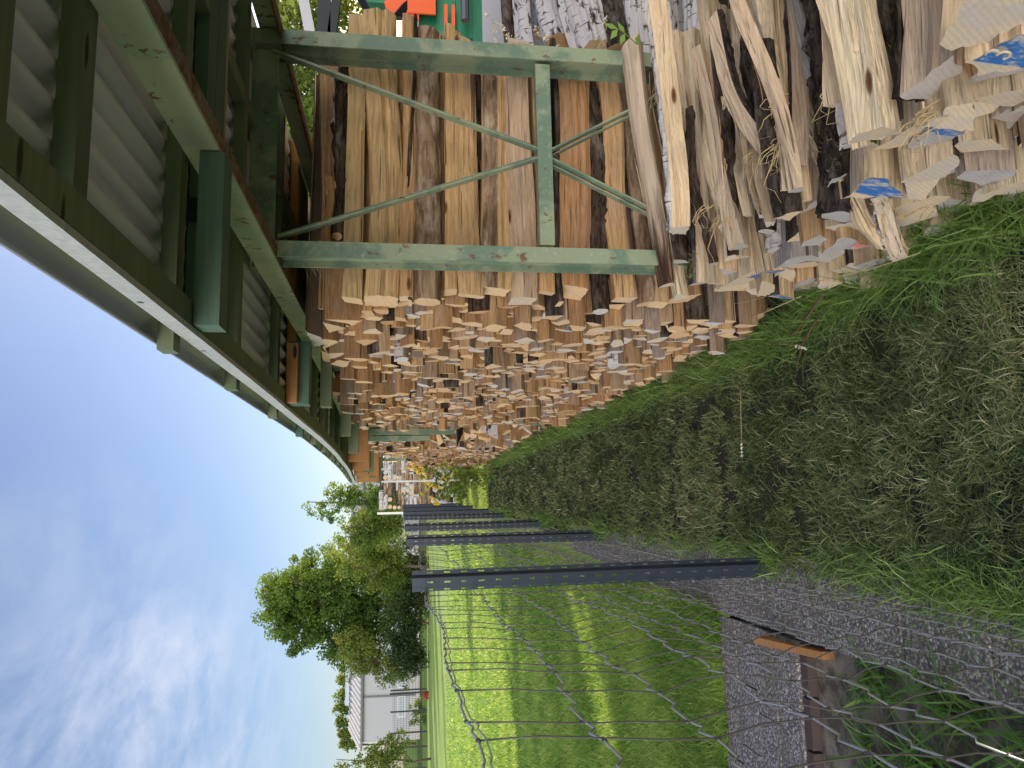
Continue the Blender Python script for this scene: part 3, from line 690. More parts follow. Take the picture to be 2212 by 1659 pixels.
# ---- Voronoi stacks: convex cells shrunk a little, each extruded to a log about a metre long
def voronoi(ys, zs, pts, K=26):
    pts = np.array(pts); cells = []
    for i, p_ in enumerate(pts):
        d = np.sum((pts - p_) ** 2, 1); nb = np.argsort(d)[1:K+1]
        poly = [(ys[0], zs[0]), (ys[1], zs[0]), (ys[1], zs[1]), (ys[0], zs[1])]
        for j in nb:
            q = pts[j]; mx, my = (p_ + q) / 2; nx, ny = q - p_; out = []
            for a in range(len(poly)):
                A = poly[a]; B = poly[(a+1) % len(poly)]
                sa = (A[0]-mx)*nx + (A[1]-my)*ny; sb = (B[0]-mx)*nx + (B[1]-my)*ny
                if sa <= 0: out.append(A)
                if sa * sb < 0: t = sa / (sa - sb); out.append((A[0]+(B[0]-A[0])*t, A[1]+(B[1]-A[1])*t))
            poly = out
            if len(poly) < 3: break
        cells.append(np.array(poly) if len(poly) >= 3 else None)
    return pts, cells
def points(y0, y1, ztop, s, rng, zb=0.0):
    P = []; y = y0 + s * .5; c = 0
    while y < y1:
        z = zb + s * (.25 + .5 * (c % 2)); zt = ztop(y)
        while z < zt:
            if rng.random() > .10: P.append((y + rng.uniform(-.42, .42) * s, z + rng.uniform(-.42, .42) * s))
            z += s * .86
        y += s; c += 1
    return P
def stack_logs(y0, y1, ztop, s, rng, xl, zmax, zb=0.0):
    pts, cells = voronoi((y0, y1), (zb, zmax), points(y0, y1, ztop, s, rng, zb))
    out = []
    for p_, cpoly in zip(pts, cells):
        if cpoly is None: continue
        if cpoly[:,1].max() > ztop(p_[0]) + s * .7:       # trim the open top
            cpoly = cpoly.copy(); cpoly[:,1] = np.minimum(cpoly[:,1], p_[1] + s * .6)
        c = cpoly.mean(0); a = rng.normal(0, .06); R2 = np.array([[math.cos(a), math.sin(a)], [-math.sin(a), math.cos(a)]])
        q = (cpoly - c) @ R2 * rng.uniform(.90, 1.0)
        out.append((c, q, xl(c[0], c[1], rng)))
    return out
def cls_of(t, hasbark):
    return ('bark sided' if hasbark else 'grey ended' if t > .70 else 'orange brown' if t < .34 else 'tan')
STUFF_V, STUFF_F, STUFF_M, STUFF_T = [], [], [], []; NV = [0]
def emit(c, q, x0, rng, near, label=None, group=None, L=1.2, side='wood_stack', end='end_warm', tilt=(.09, .09), seg=None):
    t = float(rng.random()); hb = rng.random() < (.42 if side == 'wood_pale' else .30); bk_ = ()
    if hb:
        k0 = int(rng.integers(0, len(q))); bk_ = (k0,) if rng.random() < .5 else (k0, (k0 + 1) % len(q))
    L = L + rng.normal(0, .03); V, F, mi, *_ = log_geo(q, L, rng, seg or (5 if near else 2), .026 if near else .045, .006, .05, bk_, tilt)
    bm = 'bark_dark' if t < .6 else 'bark_rough' if t < .9 else 'birch_bark'
    if near:
        me = to_mesh('split_log', V, F, mi, [M[side], M[end], M[bm]], t)
        o = obj('split_log', me, None, (x0 + L / 2, c[0], c[1])); LOGS[0] += 1
        return tag(o, label(t, hb, c), 'log', group)
    b = NV[0]; STUFF_V.append(V + np.array([x0 + L / 2, c[0], c[1]])); NV[0] += len(V)
    for f, m_ in zip(F, mi): STUFF_F.append(tuple(b + i for i in f)); STUFF_M.append(m_ if m_ < 2 else 2 + (0 if t < .6 else 1 if t < .9 else 2))
    STUFF_T.append(np.full(len(V), t))
# heap body
rng = np.random.default_rng(40)
hz = lambda y: float(np.interp(y, [1.2, 1.5, 1.9, 2.2, 2.5, 2.8, 3.0], [.50, .44, .40, .37, .33, .40, .50]))
def heap_label(t, hb, c):
    ends = 'bark edged' if hb else 'grey ended' if t > .7 else 'cream coloured'
    row = 'at the grass edge' if c[1] < .14 else 'half way up' if c[1] < .28 else 'near the top'
    side = 'beside the frame' if c[0] > 2.45 else 'middle part' if c[0] > 1.95 else 'nearest the camera'
    return f'{ends} split log {row} of the low heap, {side}'
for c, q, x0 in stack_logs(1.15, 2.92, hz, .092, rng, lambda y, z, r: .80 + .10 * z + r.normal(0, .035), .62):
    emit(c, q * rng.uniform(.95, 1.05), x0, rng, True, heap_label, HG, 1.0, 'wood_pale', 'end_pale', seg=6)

# ---- front layer of the tall stack, seen lengthways behind the frame  (v range in the photo -> height)
FR = 'long logs seen sideways behind the cross braced frame'
def zv(v, Y=3.12): return float(at_y(v, 350, Y)[2])
front = [
 (702, 722, 'wood_warm', None, 'short orange log with torn fibres lying on top of the stack by the left column', .05),
 (722, 746, 'wood_warm', 'bark_dark', 'log with thick dark crumbling bark along the top of the stack', .2),
 (746, 785, 'wood_warm', None, 'tan split log directly under the dark crumbling bark log', .30),
 (787, 860, 'wood_warm', None, 'broad smooth tan split log with a small knot on its edge', .28),
 (861, 888, 'wood_warm', None, 'narrow tan log under the broad smooth tan log', .42),
 (889, 897, 'bark_dark', None, 'thin strip of dark bark log between two tan logs', .5),
 (898, 958, 'bark_peeled', 'bark_peeled', 'grey-brown round bark log with peeling patches and a knot', .6),
 (959, 983, 'wood_warm', None, 'narrow yellow-brown log under the peeling bark log', .22),
 (985, 1034, 'wood_warm', None, 'wavy grained tan log bulging near the left column', .38),
 (1036, 1094, 'wood_warm', 'bark_peeled', 'half peeled log with scaly bark at its right end', .35),
 (1100, 1150, 'wood_warm', None, 'pinkish grey log with swirling grain behind the level strut', .78),
 (1153, 1188, 'wood_warm', None, 'slim amber log just under the level strut', .18),
 (1190, 1202, 'bark_dark', None, 'thin blackish bark log under the slim amber log', .4),
 (1203, 1268, 'wood_warm', None, 'wide reddish log with two small knots', .55),
 (1270, 1302, 'bark_peeled', 'bark_dark', 'dark mottled bark log below the wide reddish log', .9),
 (1304, 1347, 'wood_warm', None, 'straight yellowish tan log near the foot of the frame', .40),
 (1350, 1388, 'bark_peeled', 'bark_peeled', 'brown bark log with dark fungus spots at the foot of the frame', .15),
 (1390, 1425, 'wood_warm', None, 'tan log half hidden by the low heap at the foot of the frame', .33),
 (1428, 1480, 'wood_warm', None, 'lowest tan log showing behind the low heap', .6),
]
for i, (v0, v1, sm, bm, lab, t) in enumerate(front):
    r2 = np.random.default_rng(300 + i)
    z1, z0 = zv(v0), zv(v1); hh = (z1 - z0) / 2; dp = max(.045, min(.075, hh * 1.1))
    if sm == 'bark_peeled' or bm == 'bark_dark':
        n_ = 10; a = np.linspace(0, 2*math.pi, n_, endpoint=False); pl = np.stack([np.cos(a) * dp, np.sin(a) * hh], 1) * (1 + r2.normal(0, .05, (n_, 1))); bk = tuple(range(n_))
    else:
        s_ = r2.uniform(.2, .9)
        pl = np.array([(-dp, -hh * s_), (-dp * .8, -hh), (dp, -hh * .95), (dp, hh * .95), (-dp * .9, hh), (-dp * 1.05, hh * (s_ - .5))]); bk = (4,)
    x0 = .84 + r2.normal(0, .03) if i > 1 else 1.0 + .1 * i; ln = (1.80 + .165 * (z0 + z1) / 2 + r2.normal(0, .025) - x0) if i > 1 else (.34 if i == 0 else .75)
    yc = 3.07 + dp + r2.uniform(0, .015); zc = (z0 + z1) / 2
    o = big_log(lab, (x0, yc, zc), (x0 + ln, yc, zc + r2.normal(0, .008)), pl, bk, t, side=sm, end='end_warm', bark=bm, seed=300 + i, group=FR,
                ridge=.045, wob=.012, rough=.004 if bm != 'bark_dark' else .008, thick=.003, patchy=.42 if bm == 'bark_peeled' and sm == 'wood_warm' else .2 if bm == 'bark_peeled' else 0, tilt=(.1,.3), step=.02)
    if i == 0: strands(o, r2, (-.12, -.03, 0), 16, 'stalk')
# ---- the tall stack
rng = np.random.default_rng(41)
def ztA(y): return float(np.interp(y, [3.2, 5.0, 5.2, 5.6, 5.9, 7.3, 8.1, 8.4], [2.03, 2.08, 2.08, 2.10, 2.10, 2.14, 2.10, 2.0])) + .04 * math.sin(9 * y) + .03 * math.sin(23 * y)
def xA(y, z, r):
    x = .80 + .03 * math.sin(5 * y + 3 * z) + r.normal(0, .026) - (.06 if r.random() < .10 else 0) + (.06 if r.random() < .10 else 0)
    if 4.55 < y < 5.56 and z > 1.72: x = max(x, .985 + r.normal(0, .015))
    if 7.9 < y: x = max(x, .85 + r.normal(0, .02))
    return x
A = stack_logs(3.22, 8.42, ztA, .075, rng, xA, 2.35)
NEAR_LEFT = 296 - LOGS[0]
A.sort(key=lambda e: e[0][0])
def pile_label(t, hb, c):
    lev = 'top' if c[1] > 1.55 else 'upper half' if c[1] > 1.05 else 'lower half' if c[1] > .5 else 'foot'
    return f'{cls_of(t, hb)} split log end, {lev} of tall stack just past the near column'
for i, (c, q, x0) in enumerate(A): emit(c, q, x0, rng, i < NEAR_LEFT, pile_label, 'split logs stacked under the shed roof')
# ---- low part in the gap and the far stack
rng = np.random.default_rng(42)
for c, q, x0 in stack_logs(8.46, 10.62, lambda y: float(np.interp(y, [8.4, 9.6, 10.1, 10.6], [.92, .98, 1.05, 1.35])) + .06 * math.sin(7 * y), .10, rng, lambda y, z, r: .86 + r.normal(0, .06), 1.6): emit(c, q, x0, rng, False, tilt=(.3,.3))
for c, q, x0 in stack_logs(10.68, 15.6, lambda y: float(np.interp(y, [10.7, 12.5, 12.9, 15.6], [2.15, 2.12, 1.6, 1.5])), .10, rng, lambda y, z, r: (.86 if y < 11 else .79) - .02 * max(0, y - 12) + r.normal(0, .035), 2.4): emit(c, q, x0, rng, False)
me = bpy.data.meshes.new('stacked_logs'); me.from_pydata(np.concatenate(STUFF_V).tolist(), [], STUFF_F)
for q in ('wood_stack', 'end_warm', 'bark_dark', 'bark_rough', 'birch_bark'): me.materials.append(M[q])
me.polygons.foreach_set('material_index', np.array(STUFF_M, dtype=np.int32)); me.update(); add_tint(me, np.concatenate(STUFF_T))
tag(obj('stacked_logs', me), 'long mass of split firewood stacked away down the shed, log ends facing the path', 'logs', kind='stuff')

# ------------------------------------------------------------------ the shed
def rz(y): return float(np.interp(y, [0, 5, 7, 9, 11, 13, 15.6], [0, -.01, .03, .09, .17, .26, .38]))
shed = thing('woodshed', 'open green steel and timber woodshed with a corrugated roof over the log stacks', 'woodshed', (1.35, 2.95, 0))
def part(mb, name, mat, tint=.3, label=None):
    o = mb.build(name, M[mat] if isinstance(mat, str) else mat, None, tint); o.parent = shed; o.matrix_parent_inverse = Matrix.Translation((-1.35, -2.95, 0))
    if label: o['label'] = label
    return o
def hcol(x, y, z1, w=.095, d=.075, t=.010):
    mb = MB()
    mb.box((x - w/2, y - d/2, 0), (x - w/2 + .030, y - d/2 + t, z1)); 
    # H profile: flanges left and right of a recessed web
    mb = MB()
    mb.box((x - w/2, y - d/2, 0), (x - w/2 + t, y + d/2, z1)); mb.box((x + w/2 - t, y - d/2, 0), (x + w/2, y + d/2, z1))
    mb.box((x - w/2 + t, y - t/2, 0), (x + w/2 - t, y + t/2, z1 - .001))
    return part(mb, 'column', 'steel_green', random.random())
def icol(x, y, z1, w=.062, d=.14, t=.009):
    """I profile turned so that the flanges face the camera and the stack"""
    mb = MB()
    mb.box((x - w/2, y - d/2, 0), (x + w/2, y - d/2 + t, z1)); mb.box((x - w/2, y + d/2 - t, 0), (x + w/2, y + d/2, z1))
    mb.box((x - t/2, y - d/2 + t, 0), (x + t/2, y + d/2 - t, z1 - .001))
    return part(mb, 'column', 'steel_green', random.random())
def frame(y, xl, xr, braces=True, wl=.10):
    z1 = 2.28 + rz(y)
    icol(xl, y, z1); icol(xr, y, z1)
    mb = MB(); mb.box((xl + .044, y - .045, z1 - .10), (xr - .044, y - .036, z1)); mb.box((xl + .044, y - .036, z1 - .055), (xr - .044, y + .03, z1 - .045)); part(mb, 'tie_beam', 'steel_green', .2)
    if braces:
        xc = (xl + xr) / 2; zs = 1.12
        mb = MB(); mb.box((xl + .044, y - .058, zs - .03), (xr - .044, y - .050, zs + .03)); mb.box((xl + .044, y - .0495, zs + .022), (xr - .044, y - .012, zs + .030)); part(mb, 'strut', 'steel_green', .7)
        for a, b in (((xl + .05, 2.16), (xc - .02, zs + .03)), ((xr - .05, 2.20), (xc + .02, zs + .03)), ((xl + .05, .35), (xc - .02, zs - .03)), ((xr - .05, .45), (xc + .02, zs - .03))):
            mb = MB(); mb.bar((a[0], y - .040, a[1]), (b[0], y - .040, b[1]), .007, .036, (0, 1, 0))
            d_ = Vector((b[0] - a[0], 0, b[1] - a[1])).normalized(); nn = Vector((-d_.z, 0, d_.x)) * .0155
            mb.bar((a[0] + nn.x, y - .022, a[1] + nn.z), (b[0] + nn.x, y - .022, b[1] + nn.z), .028, .005, tuple(nn)); part(mb, 'brace', 'steel_green', random.random())
XL_, XR_ = .955, 1.82
frame(2.95, XL_, XR_)
for y_, br in ((5.38, False), (8.52, False), (9.60, True), (10.60, True), (15.75, False)):
    frame(y_, XL_ if y_ < 6 else .86, XR_, br)
# end bracket plates at the top corners of the near frame
for x_ in (XL_, XR_):
    mb = MB(); mb.box((x_ - .05, 2.885, 2.281), (x_ + .05, 3.015, 2.293)); mb.box((x_ - .065, 2.90, 2.294), (x_ + .065, 2.908, 2.335)); part(mb, 'end_plate', 'steel_beam', .5)
def along(name, x0, x1, z0, z1, mat, ya=-.8, yb=15.9, tint=.4, wav=0.0):
    ys = np.linspace(ya, yb, 18); mb = MB(); vs = []; fs = []
    for y_ in ys:
        r = rz(y_) + wav * math.sin(1.7 * y_)
        vs += [(x0, y_, z0 + r), (x1, y_, z0 + r), (x1, y_, z1 + r), (x0, y_, z1 + r)]
    for i in range(len(ys) - 1):
        for j in range(4): fs.append((i*4 + j, i*4 + (j+1) % 4, i*4 + 4 + (j+1) % 4, i*4 + 4 + j))
    fs += [(0, 1, 2, 3)[::-1], tuple((len(ys)-1)*4 + j for j in range(4))]
    mb.add(vs, fs); return part(mb, name, mat, tint)
# steel eave beams (channel: deep face plus lower lip) on the column heads
along('eave_beam', .905, .915, 2.165, 2.255, 'steel_beam'); along('eave_lip', .916, .965, 2.165, 2.175, 'steel_rust', tint=.9)
along('eave_beam', 1.86, 1.87, 2.165, 2.255, 'steel_beam', tint=.1); along('eave_lip', 1.81, 1.859, 2.165, 2.175, 'steel_rust', tint=.6)
along('fascia', .425, .440, 2.212, 2.254, 'timber_grey', wav=.004)
along('purlin', .442, .505, 2.215, 2.262, 'timber_green', tint=.2)
along('purlin', 1.45, 1.51, 2.265, 2.31, 'timber_green', tint=.6)
# joists across, tails showing past the fascia
rj = np.random.default_rng(3)
ym = [-.30, .40, 1.10, 1.39, 2.01, 2.75, 3.62, 4.55, 5.3, 6.2, 7.2, 8.2, 9.3, 10.3, 11.3, 12.6, 14, 15.4]
for i, y_ in enumerate(ym):
    mb = MB(); r = rz(y_); t = .03
    mb.box(((.395 if i > 3 else .51) + rj.normal(0, .008), y_ - t, 2.264 + r), (2.0, y_ + t, 2.303 + r))
    part(mb, 'joist', 'timber_teal' if i in (7,) else 'timber_green', rj.random())
# heavy cross rafters below the eave, single or bundled
def rafter(y_, z0, z1, x0, w, mat, x1=2.15):
    mb = MB(); mb.box((x0, y_, z0 + rz(y_)), (x1, y_ + w, z1 + rz(y_))); part(mb, 'rafter', mat, rj.random())
def bundle(y_, spec):
    for dy, w, x0, mat in spec: rafter(y_ + dy, 2.264, 2.302, x0, w, mat, 1.99)
bundle(2.20, ((0, .10, .515, 'timber_teal'), (.105, .105, .525, 'timber_teal'), (.214, .03, .56, 'timber_raw')))
bundle(4.12, ((0, .07, .49, 'timber_orange'), (.08, .20, .505, 'timber_teal'), (.29, .14, .53, 'timber_green')))
rafter(1.95, 2.150, 2.212, .445, .085, 'timber_teal', .900)
rafter(3.50, 2.165, 2.212, .45, .045, 'timber_orange', .72); rafter(3.56, 2.12, 2.210, .452, .10, 'timber_teal', .74)
rafter(4.46, 2.10, 2.163, .55, .09, 'timber_green', 1.99)
bundle(6.0, ((0, .14, .50, 'timber_green'), (.15, .16, .53, 'timber_teal')))
rafter(6.35, 2.08, 2.163, .54, .05, 'timber_green', 1.99)
bundle(7.9, ((0, .14, .49, 'timber_teal'), (.15, .14, .53, 'timber_orange')))
rafter(7.85, 2.06, 2.162, .50, .09, 'timber_green', 1.99)
rafter(9.0, 1.98, 2.2, .47, .03, 'timber_orange', 1.15); rafter(9.1, 1.98, 2.10, .48, .10, 'timber_green', 1.2)
rafter(11.2, 1.96, 2.20, .46, .022, 'timber_orange', .95); rafter(11.26, 1.90, 2.05, .44, .09, 'timber_green')
rafter(13.2, 1.80, 2.2, .45, .022, 'timber_orange'); rafter(13.3, 1.85, 1.95, .43, .09, 'timber_teal'); rafter(15.3, 1.75, 2.18, .40, .03, 'timber_orange'); rafter(15.4, 1.70, 1.80, .38, .09, 'timber_green')
# little square nail plate between two timbers
mb = MB(); mb.box((.80, 2.192, 2.262), (.87, 2.198, 2.302)); part(mb, 'nail_plate', 'dark_steel')
# corrugated roof
mb_n = 8; lam = .076; nx = int((2.02 - .405) / lam * mb_n); ysr = np.concatenate([np.linspace(-1.2, 5, 6), np.linspace(6, 16.1, 14)])
V = []; F = []
for y_ in ysr:
    for i in range(nx + 1):
        x_ = .405 + i * lam / mb_n; V.append((x_, y_, 2.324 + rz(y_) - .017 * max(-1, min(1, 1.25 * math.cos(2 * math.pi * i / mb_n)))))
for j in range(len(ysr) - 1):
    for i in range(nx): F.append((j*(nx+1)+i, j*(nx+1)+i+1, (j+1)*(nx+1)+i+1, (j+1)*(nx+1)+i))
mb = MB(); mb.add(V, F)
mb.add([(x_, y_, z_ + .006) for x_, y_, z_ in V], F)
o = part(mb, 'roof_sheet', 'roof_sheet'); o.data.polygons.foreach_set('use_smooth', np.full(len(o.data.polygons), True))
# pale posts and rail at the far end
mb = MB(); mb.bar((.42, 15.95, 0), (.42, 15.95, 2.2), .035, .035, (0,1,0)); part(mb, 'end_post', 'trim_white')
mb = MB(); mb.bar((.44, 15.95, 1.35), (1.2, 15.95, 1.35), .03, .06); part(mb, 'end_rail', 'timber_raw')

# ------------------------------------------------------------------ the fence
fence = thing('wire_fence', 'woven wire stock fence on dark slotted steel posts beside the path', 'fence', (-.33, 3.47, 0))
fence_inv = Matrix.Translation((.33, -3.47, 0))
def fpart(o): o.parent = fence; o.matrix_parent_inverse = fence_inv; return o
def post_mesh(detail=True):
    hz_ = 1.65; mb = MB()
    prof = [(-.046, .002), (-.028, .0), (-.020, -.026), (.020, -.026), (.028, .0), (.046, .002)]   # open omega, hollow towards the field
    th = .003; zs = [0.0]; pitch = .075
    if detail:
        z = .06
        while z < hz_ - .06: zs += [z, z + .026]; z += pitch
    zs.append(hz_)
    for a in range(5):
        (xa, ya), (xb, yb) = prof[a], prof[a+1]
        cols = [(0, 1)] if a in (1, 3) or not detail else ([(0, .40), (.40, .60), (.60, 1)] if a == 2 else [(0, .25), (.25, .6), (.6, 1)])
        for ci, (c0, c1) in enumerate(cols):
            p_ = (xa + (xb-xa)*c0, ya + (yb-ya)*c0); q = (xa + (xb-xa)*c1, ya + (yb-ya)*c1)
            for i in range(len(zs) - 1):
                slot = detail and i % 2 == 1 and len(cols) == 3 and ci == 1
                if slot: continue
                for s_ in (0, th): mb.add([(p_[0], p_[1] + s_, zs[i]), (q[0], q[1] + s_, zs[i]), (q[0], q[1] + s_, zs[i+1]), (p_[0], p_[1] + s_, zs[i+1])], [(0,1,2,3)])
    return mb
pm = None
for i, (fx_, fy_) in enumerate(FENCE[1:]):
    o = post_mesh(i < 5).build('post', M['post_steel']); o.location = (fx_, fy_, 0); o.rotation_euler = (random.uniform(-.004, .004), random.uniform(-.006, .004), random.uniform(-.15, .05)); fpart(o)
HWZ = [1.60, 1.385, 1.20, 1.045, .915, .80, .69, .575, .465, .36, .26, .165, .075, .015]
rw = np.random.default_rng(77)
for b in range(len(FENCE) - 1):
    (xa, ya), (xb, yb) = FENCE[b], FENCE[b+1]
    if b > 8: break
    ln = yb - ya; nv = max(6, int(round(ln / .15))); mb = MB()
    near = b < 3; rad = .0022 if near else .0024
    vy = [ya + ln * (j + .35 + rw.normal(0, .06)) / nv for j in range(nv)]
    sag = rw.uniform(.01, .03); vx = [rw.normal(0, .006) for _ in vy]
    def hpos(y_, kz):
        t = (y_ - ya) / ln; w = math.sin(math.pi * t)
        bulge = .018 * w * math.sin(2.2 * kz + b) + .012 * w
        return (xa + (xb - xa) * t - .055 + bulge - (.0 if kz else .0), y_, HWZ[kz] - sag * w * (1.2 if kz == 0 else 1.0 + .5 * math.sin(kz * 1.9)) + .010 * math.sin(6.3 * t * 2.5 + kz * 2.1 + b))
    for kz in range(len(HWZ)):
        pts = [hpos(ya, kz)]
        for j, y_ in enumerate(vy):
            p_ = hpos(y_, kz); jz = rw.normal(0, .005 if kz else .002)
            pts.append((p_[0] + vx[j], p_[1], p_[2] + jz))
            if near and j < nv - 1:                                  # crimps half way between the stays
                ym_ = (y_ + vy[j+1]) / 2
                for dd, up_ in ((-.012, .008), (.012, -.008)):
                    pm_ = hpos(ym_ + dd, kz); pts.append((pm_[0], pm_[1], pm_[2] + up_ * (0.3 if kz == 0 else 1)))
        pts.append(hpos(yb, kz))
        mb.tube(pts, rad * (1.15 if kz == 0 else 1.0), 4)
        if kz == 0: mb.tube([(q[0] + .004, q[1], q[2] - .008 + .003 * math.sin(9 * q[1])) for q in pts], rad * .7, 4)
    for j, y_ in enumerate(vy):
        pts = []
        for kz in range(len(HWZ)):
            p_ = hpos(y_, kz); pts.append((p_[0] + vx[j], p_[1] + rw.normal(0, .004), p_[2]))
            if near and kz < len(HWZ) - 1:
                q = hpos(y_, kz + 1); bb = rw.normal(0, .006) * (2.2 if kz == 0 else 1); pts.append(((p_[0] + q[0]) / 2 + vx[j] + .004, y_ + bb, (p_[2] + q[2]) / 2))
        mb.tube(pts, rad * .8, 4, m=1)  # upright wires take the dark knot colour, painting in their backlit look
        if near:
            for kz in range(len(HWZ)):
                p_ = hpos(y_, kz); c = (p_[0] + vx[j], p_[1], p_[2]); e = .0042
                mb.tube([(c[0], c[1] - e*1.2, c[2] - e*.5), c, (c[0], c[1] + e*1.2, c[2] + e*.5)], [e*.6, e, e*.6], 5, m=1)
    fpart(mb.build('wire_mesh', [M['wire'], M['knot']], None, smooth=True))

# ------------------------------------------------------------------ trees and plants
def leaf_cloud(name, centers, rad, nper, size, mat, rng, flat=.8, tint_c=None, parent=None, squash=1.0):
    k_ = len(centers); n = k_ * nper
    C = np.repeat(np.asarray(centers), nper, 0); r = np.repeat(np.broadcast_to(rad, (k_,)), nper)
    off = rng.normal(0, 1, (n, 3)); off /= np.linalg.norm(off, axis=1, keepdims=True) + 1e-6
    off *= (r * rng.random(n) ** .45)[:, None]; off[:,2] *= squash
    P = C + off
    a = rng.normal(0, 1, (n, 3)); a[:,2] *= flat; a /= np.linalg.norm(a, axis=1, keepdims=True)
    b = np.cross(a, rng.normal(0, 1, (n, 3))); b /= np.linalg.norm(b, axis=1, keepdims=True) + 1e-6
    s_ = (size * rng.uniform(.6, 1.3, n))[:, None]
    V = np.stack([P - a*s_*.5, P + b*s_*.32, P + a*s_*.55, P - b*s_*.32], 1).reshape(-1, 3)
    loops = np.arange(n * 4); tc = rng.random(k_) if tint_c is None else tint_c
    t = np.clip(np.repeat(tc, nper) * .65 + rng.random(n) * .35, 0, 1)
    return obj(name, mesh_raw(name, V, loops, np.full(n, 4), [M[mat]], tint=np.repeat(t, 4)), parent)
def crown_centers(lobes, n, rng):
    """cluster centres in a union of ellipsoids (cx,cy,cz,rx,ry,rz), pushed towards the shell"""
    w = np.array([l[3]*l[4]*l[5] for l in lobes]) ** .8; w /= w.sum(); out = []
    for i in rng.choice(len(lobes), n, p=w):
        cx, cy, cz, rx, ry, rz_ = lobes[i]; d = rng.normal(0, 1, 3); d /= np.linalg.norm(d); q = rng.random() ** .40 * (1 + rng.normal(0, .10))
        out.append((cx + d[0]*rx*q, cy + d[1]*ry*q, cz + d[2]*rz_*q))
    return np.array(out)
def tree(name, label, cat, base, lobes, ncl, nper, crad, size, mat, seed, trunk_r=.14, group=None, limbs=10, tone=None):
    rng = np.random.default_rng(seed); root = thing(name, label, cat, base, group); bx, by, bz = base
    lob = [(l[0], l[1], l[2], l[3], l[4], l[5]) for l in lobes]
    C = crown_centers(lob, ncl, rng)
    # cluster tint paints in sunlight: paler towards the sun, darker away from it
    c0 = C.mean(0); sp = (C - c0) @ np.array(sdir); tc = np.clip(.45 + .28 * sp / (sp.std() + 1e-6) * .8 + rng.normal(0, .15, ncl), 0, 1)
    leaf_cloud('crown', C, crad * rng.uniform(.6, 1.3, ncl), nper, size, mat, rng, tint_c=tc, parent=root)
    mb = MB(); top = max(l[2] + l[5] * .4 for l in lob)
    tr = [(0, 0, -.1)]; 
    for i in range(1, 6): t = i / 5; tr.append((c0[0] * t * .8 + rng.normal(0, .04), c0[1] * t * .8, top * t))
    mb.tube(tr, [trunk_r * (1 - .75 * i / 5) for i in range(6)], 7)
    for i in rng.choice(ncl, min(limbs, ncl), replace=False):
        e = C[i]; s_ = Vector(tr[min(4, 1 + int(3 * max(0, min(1, e[2] / top * .8))))]); mid = (s_ + Vector(e)) / 2 + Vector((0, 0, .12 * top * .3))
        mb.tube([s_, mid, e], [trunk_r * .38, trunk_r * .22, trunk_r * .07], 5)
    mb.build('trunk', M['trunk_bark'], root, smooth=True)
    return root
def px_base(y, Y, z=-.05):      # ground point seen in photo row y at depth Y
    p_ = at_y(900, y, Y); return (float(p_[0]), Y, z)
Yt = 52.0; sc = Yt / FOC
def lobe(bx, Y, x, y, rx, ry, dy=0):      # photo ellipse (height x, side y, half sizes) -> ellipsoid relative to the base
    p_ = at_y(x, y, Y); s_ = Y / FOC
    return (float(p_[0]) - bx[0], dy, float(p_[2]) - bx[2], ry * s_, min(ry, rx) * s_ * .9, rx * s_)
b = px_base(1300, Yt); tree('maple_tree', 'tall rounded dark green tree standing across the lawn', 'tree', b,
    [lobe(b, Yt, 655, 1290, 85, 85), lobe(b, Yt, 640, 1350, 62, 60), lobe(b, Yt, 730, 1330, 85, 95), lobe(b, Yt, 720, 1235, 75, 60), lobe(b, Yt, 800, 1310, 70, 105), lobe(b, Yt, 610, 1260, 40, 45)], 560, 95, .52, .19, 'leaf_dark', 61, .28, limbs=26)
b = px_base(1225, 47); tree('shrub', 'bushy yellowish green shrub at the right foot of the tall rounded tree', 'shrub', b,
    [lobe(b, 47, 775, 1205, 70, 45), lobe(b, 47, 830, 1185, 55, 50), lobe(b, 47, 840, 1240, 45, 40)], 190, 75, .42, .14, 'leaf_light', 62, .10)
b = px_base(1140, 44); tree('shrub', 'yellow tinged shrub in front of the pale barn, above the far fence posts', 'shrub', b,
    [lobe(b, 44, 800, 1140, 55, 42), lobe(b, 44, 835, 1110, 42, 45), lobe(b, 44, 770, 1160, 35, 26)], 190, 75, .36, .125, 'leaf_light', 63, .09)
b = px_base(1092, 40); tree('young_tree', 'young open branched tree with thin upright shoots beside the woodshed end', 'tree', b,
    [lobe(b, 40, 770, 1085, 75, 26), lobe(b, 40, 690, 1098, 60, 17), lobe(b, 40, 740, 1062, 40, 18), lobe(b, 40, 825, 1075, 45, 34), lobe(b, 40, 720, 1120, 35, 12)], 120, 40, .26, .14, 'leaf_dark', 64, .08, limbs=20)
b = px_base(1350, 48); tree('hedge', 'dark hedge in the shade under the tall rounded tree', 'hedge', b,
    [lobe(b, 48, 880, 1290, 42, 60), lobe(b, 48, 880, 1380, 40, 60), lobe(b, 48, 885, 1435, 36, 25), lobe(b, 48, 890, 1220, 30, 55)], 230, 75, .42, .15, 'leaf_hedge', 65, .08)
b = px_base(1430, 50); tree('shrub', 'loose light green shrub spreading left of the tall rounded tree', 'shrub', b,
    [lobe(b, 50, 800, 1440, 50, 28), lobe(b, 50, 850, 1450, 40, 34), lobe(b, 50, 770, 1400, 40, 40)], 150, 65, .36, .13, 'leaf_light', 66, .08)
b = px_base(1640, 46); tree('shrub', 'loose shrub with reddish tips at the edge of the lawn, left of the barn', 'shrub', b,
    [lobe(b, 46, 835, 1635, 42, 30), lobe(b, 46, 790, 1645, 36, 22), lobe(b, 46, 740, 1655, 30, 10), lobe(b, 46, 860, 1600, 22, 22)], 90, 38, .30, .14, 'leaf_light', 67, .07, limbs=16)
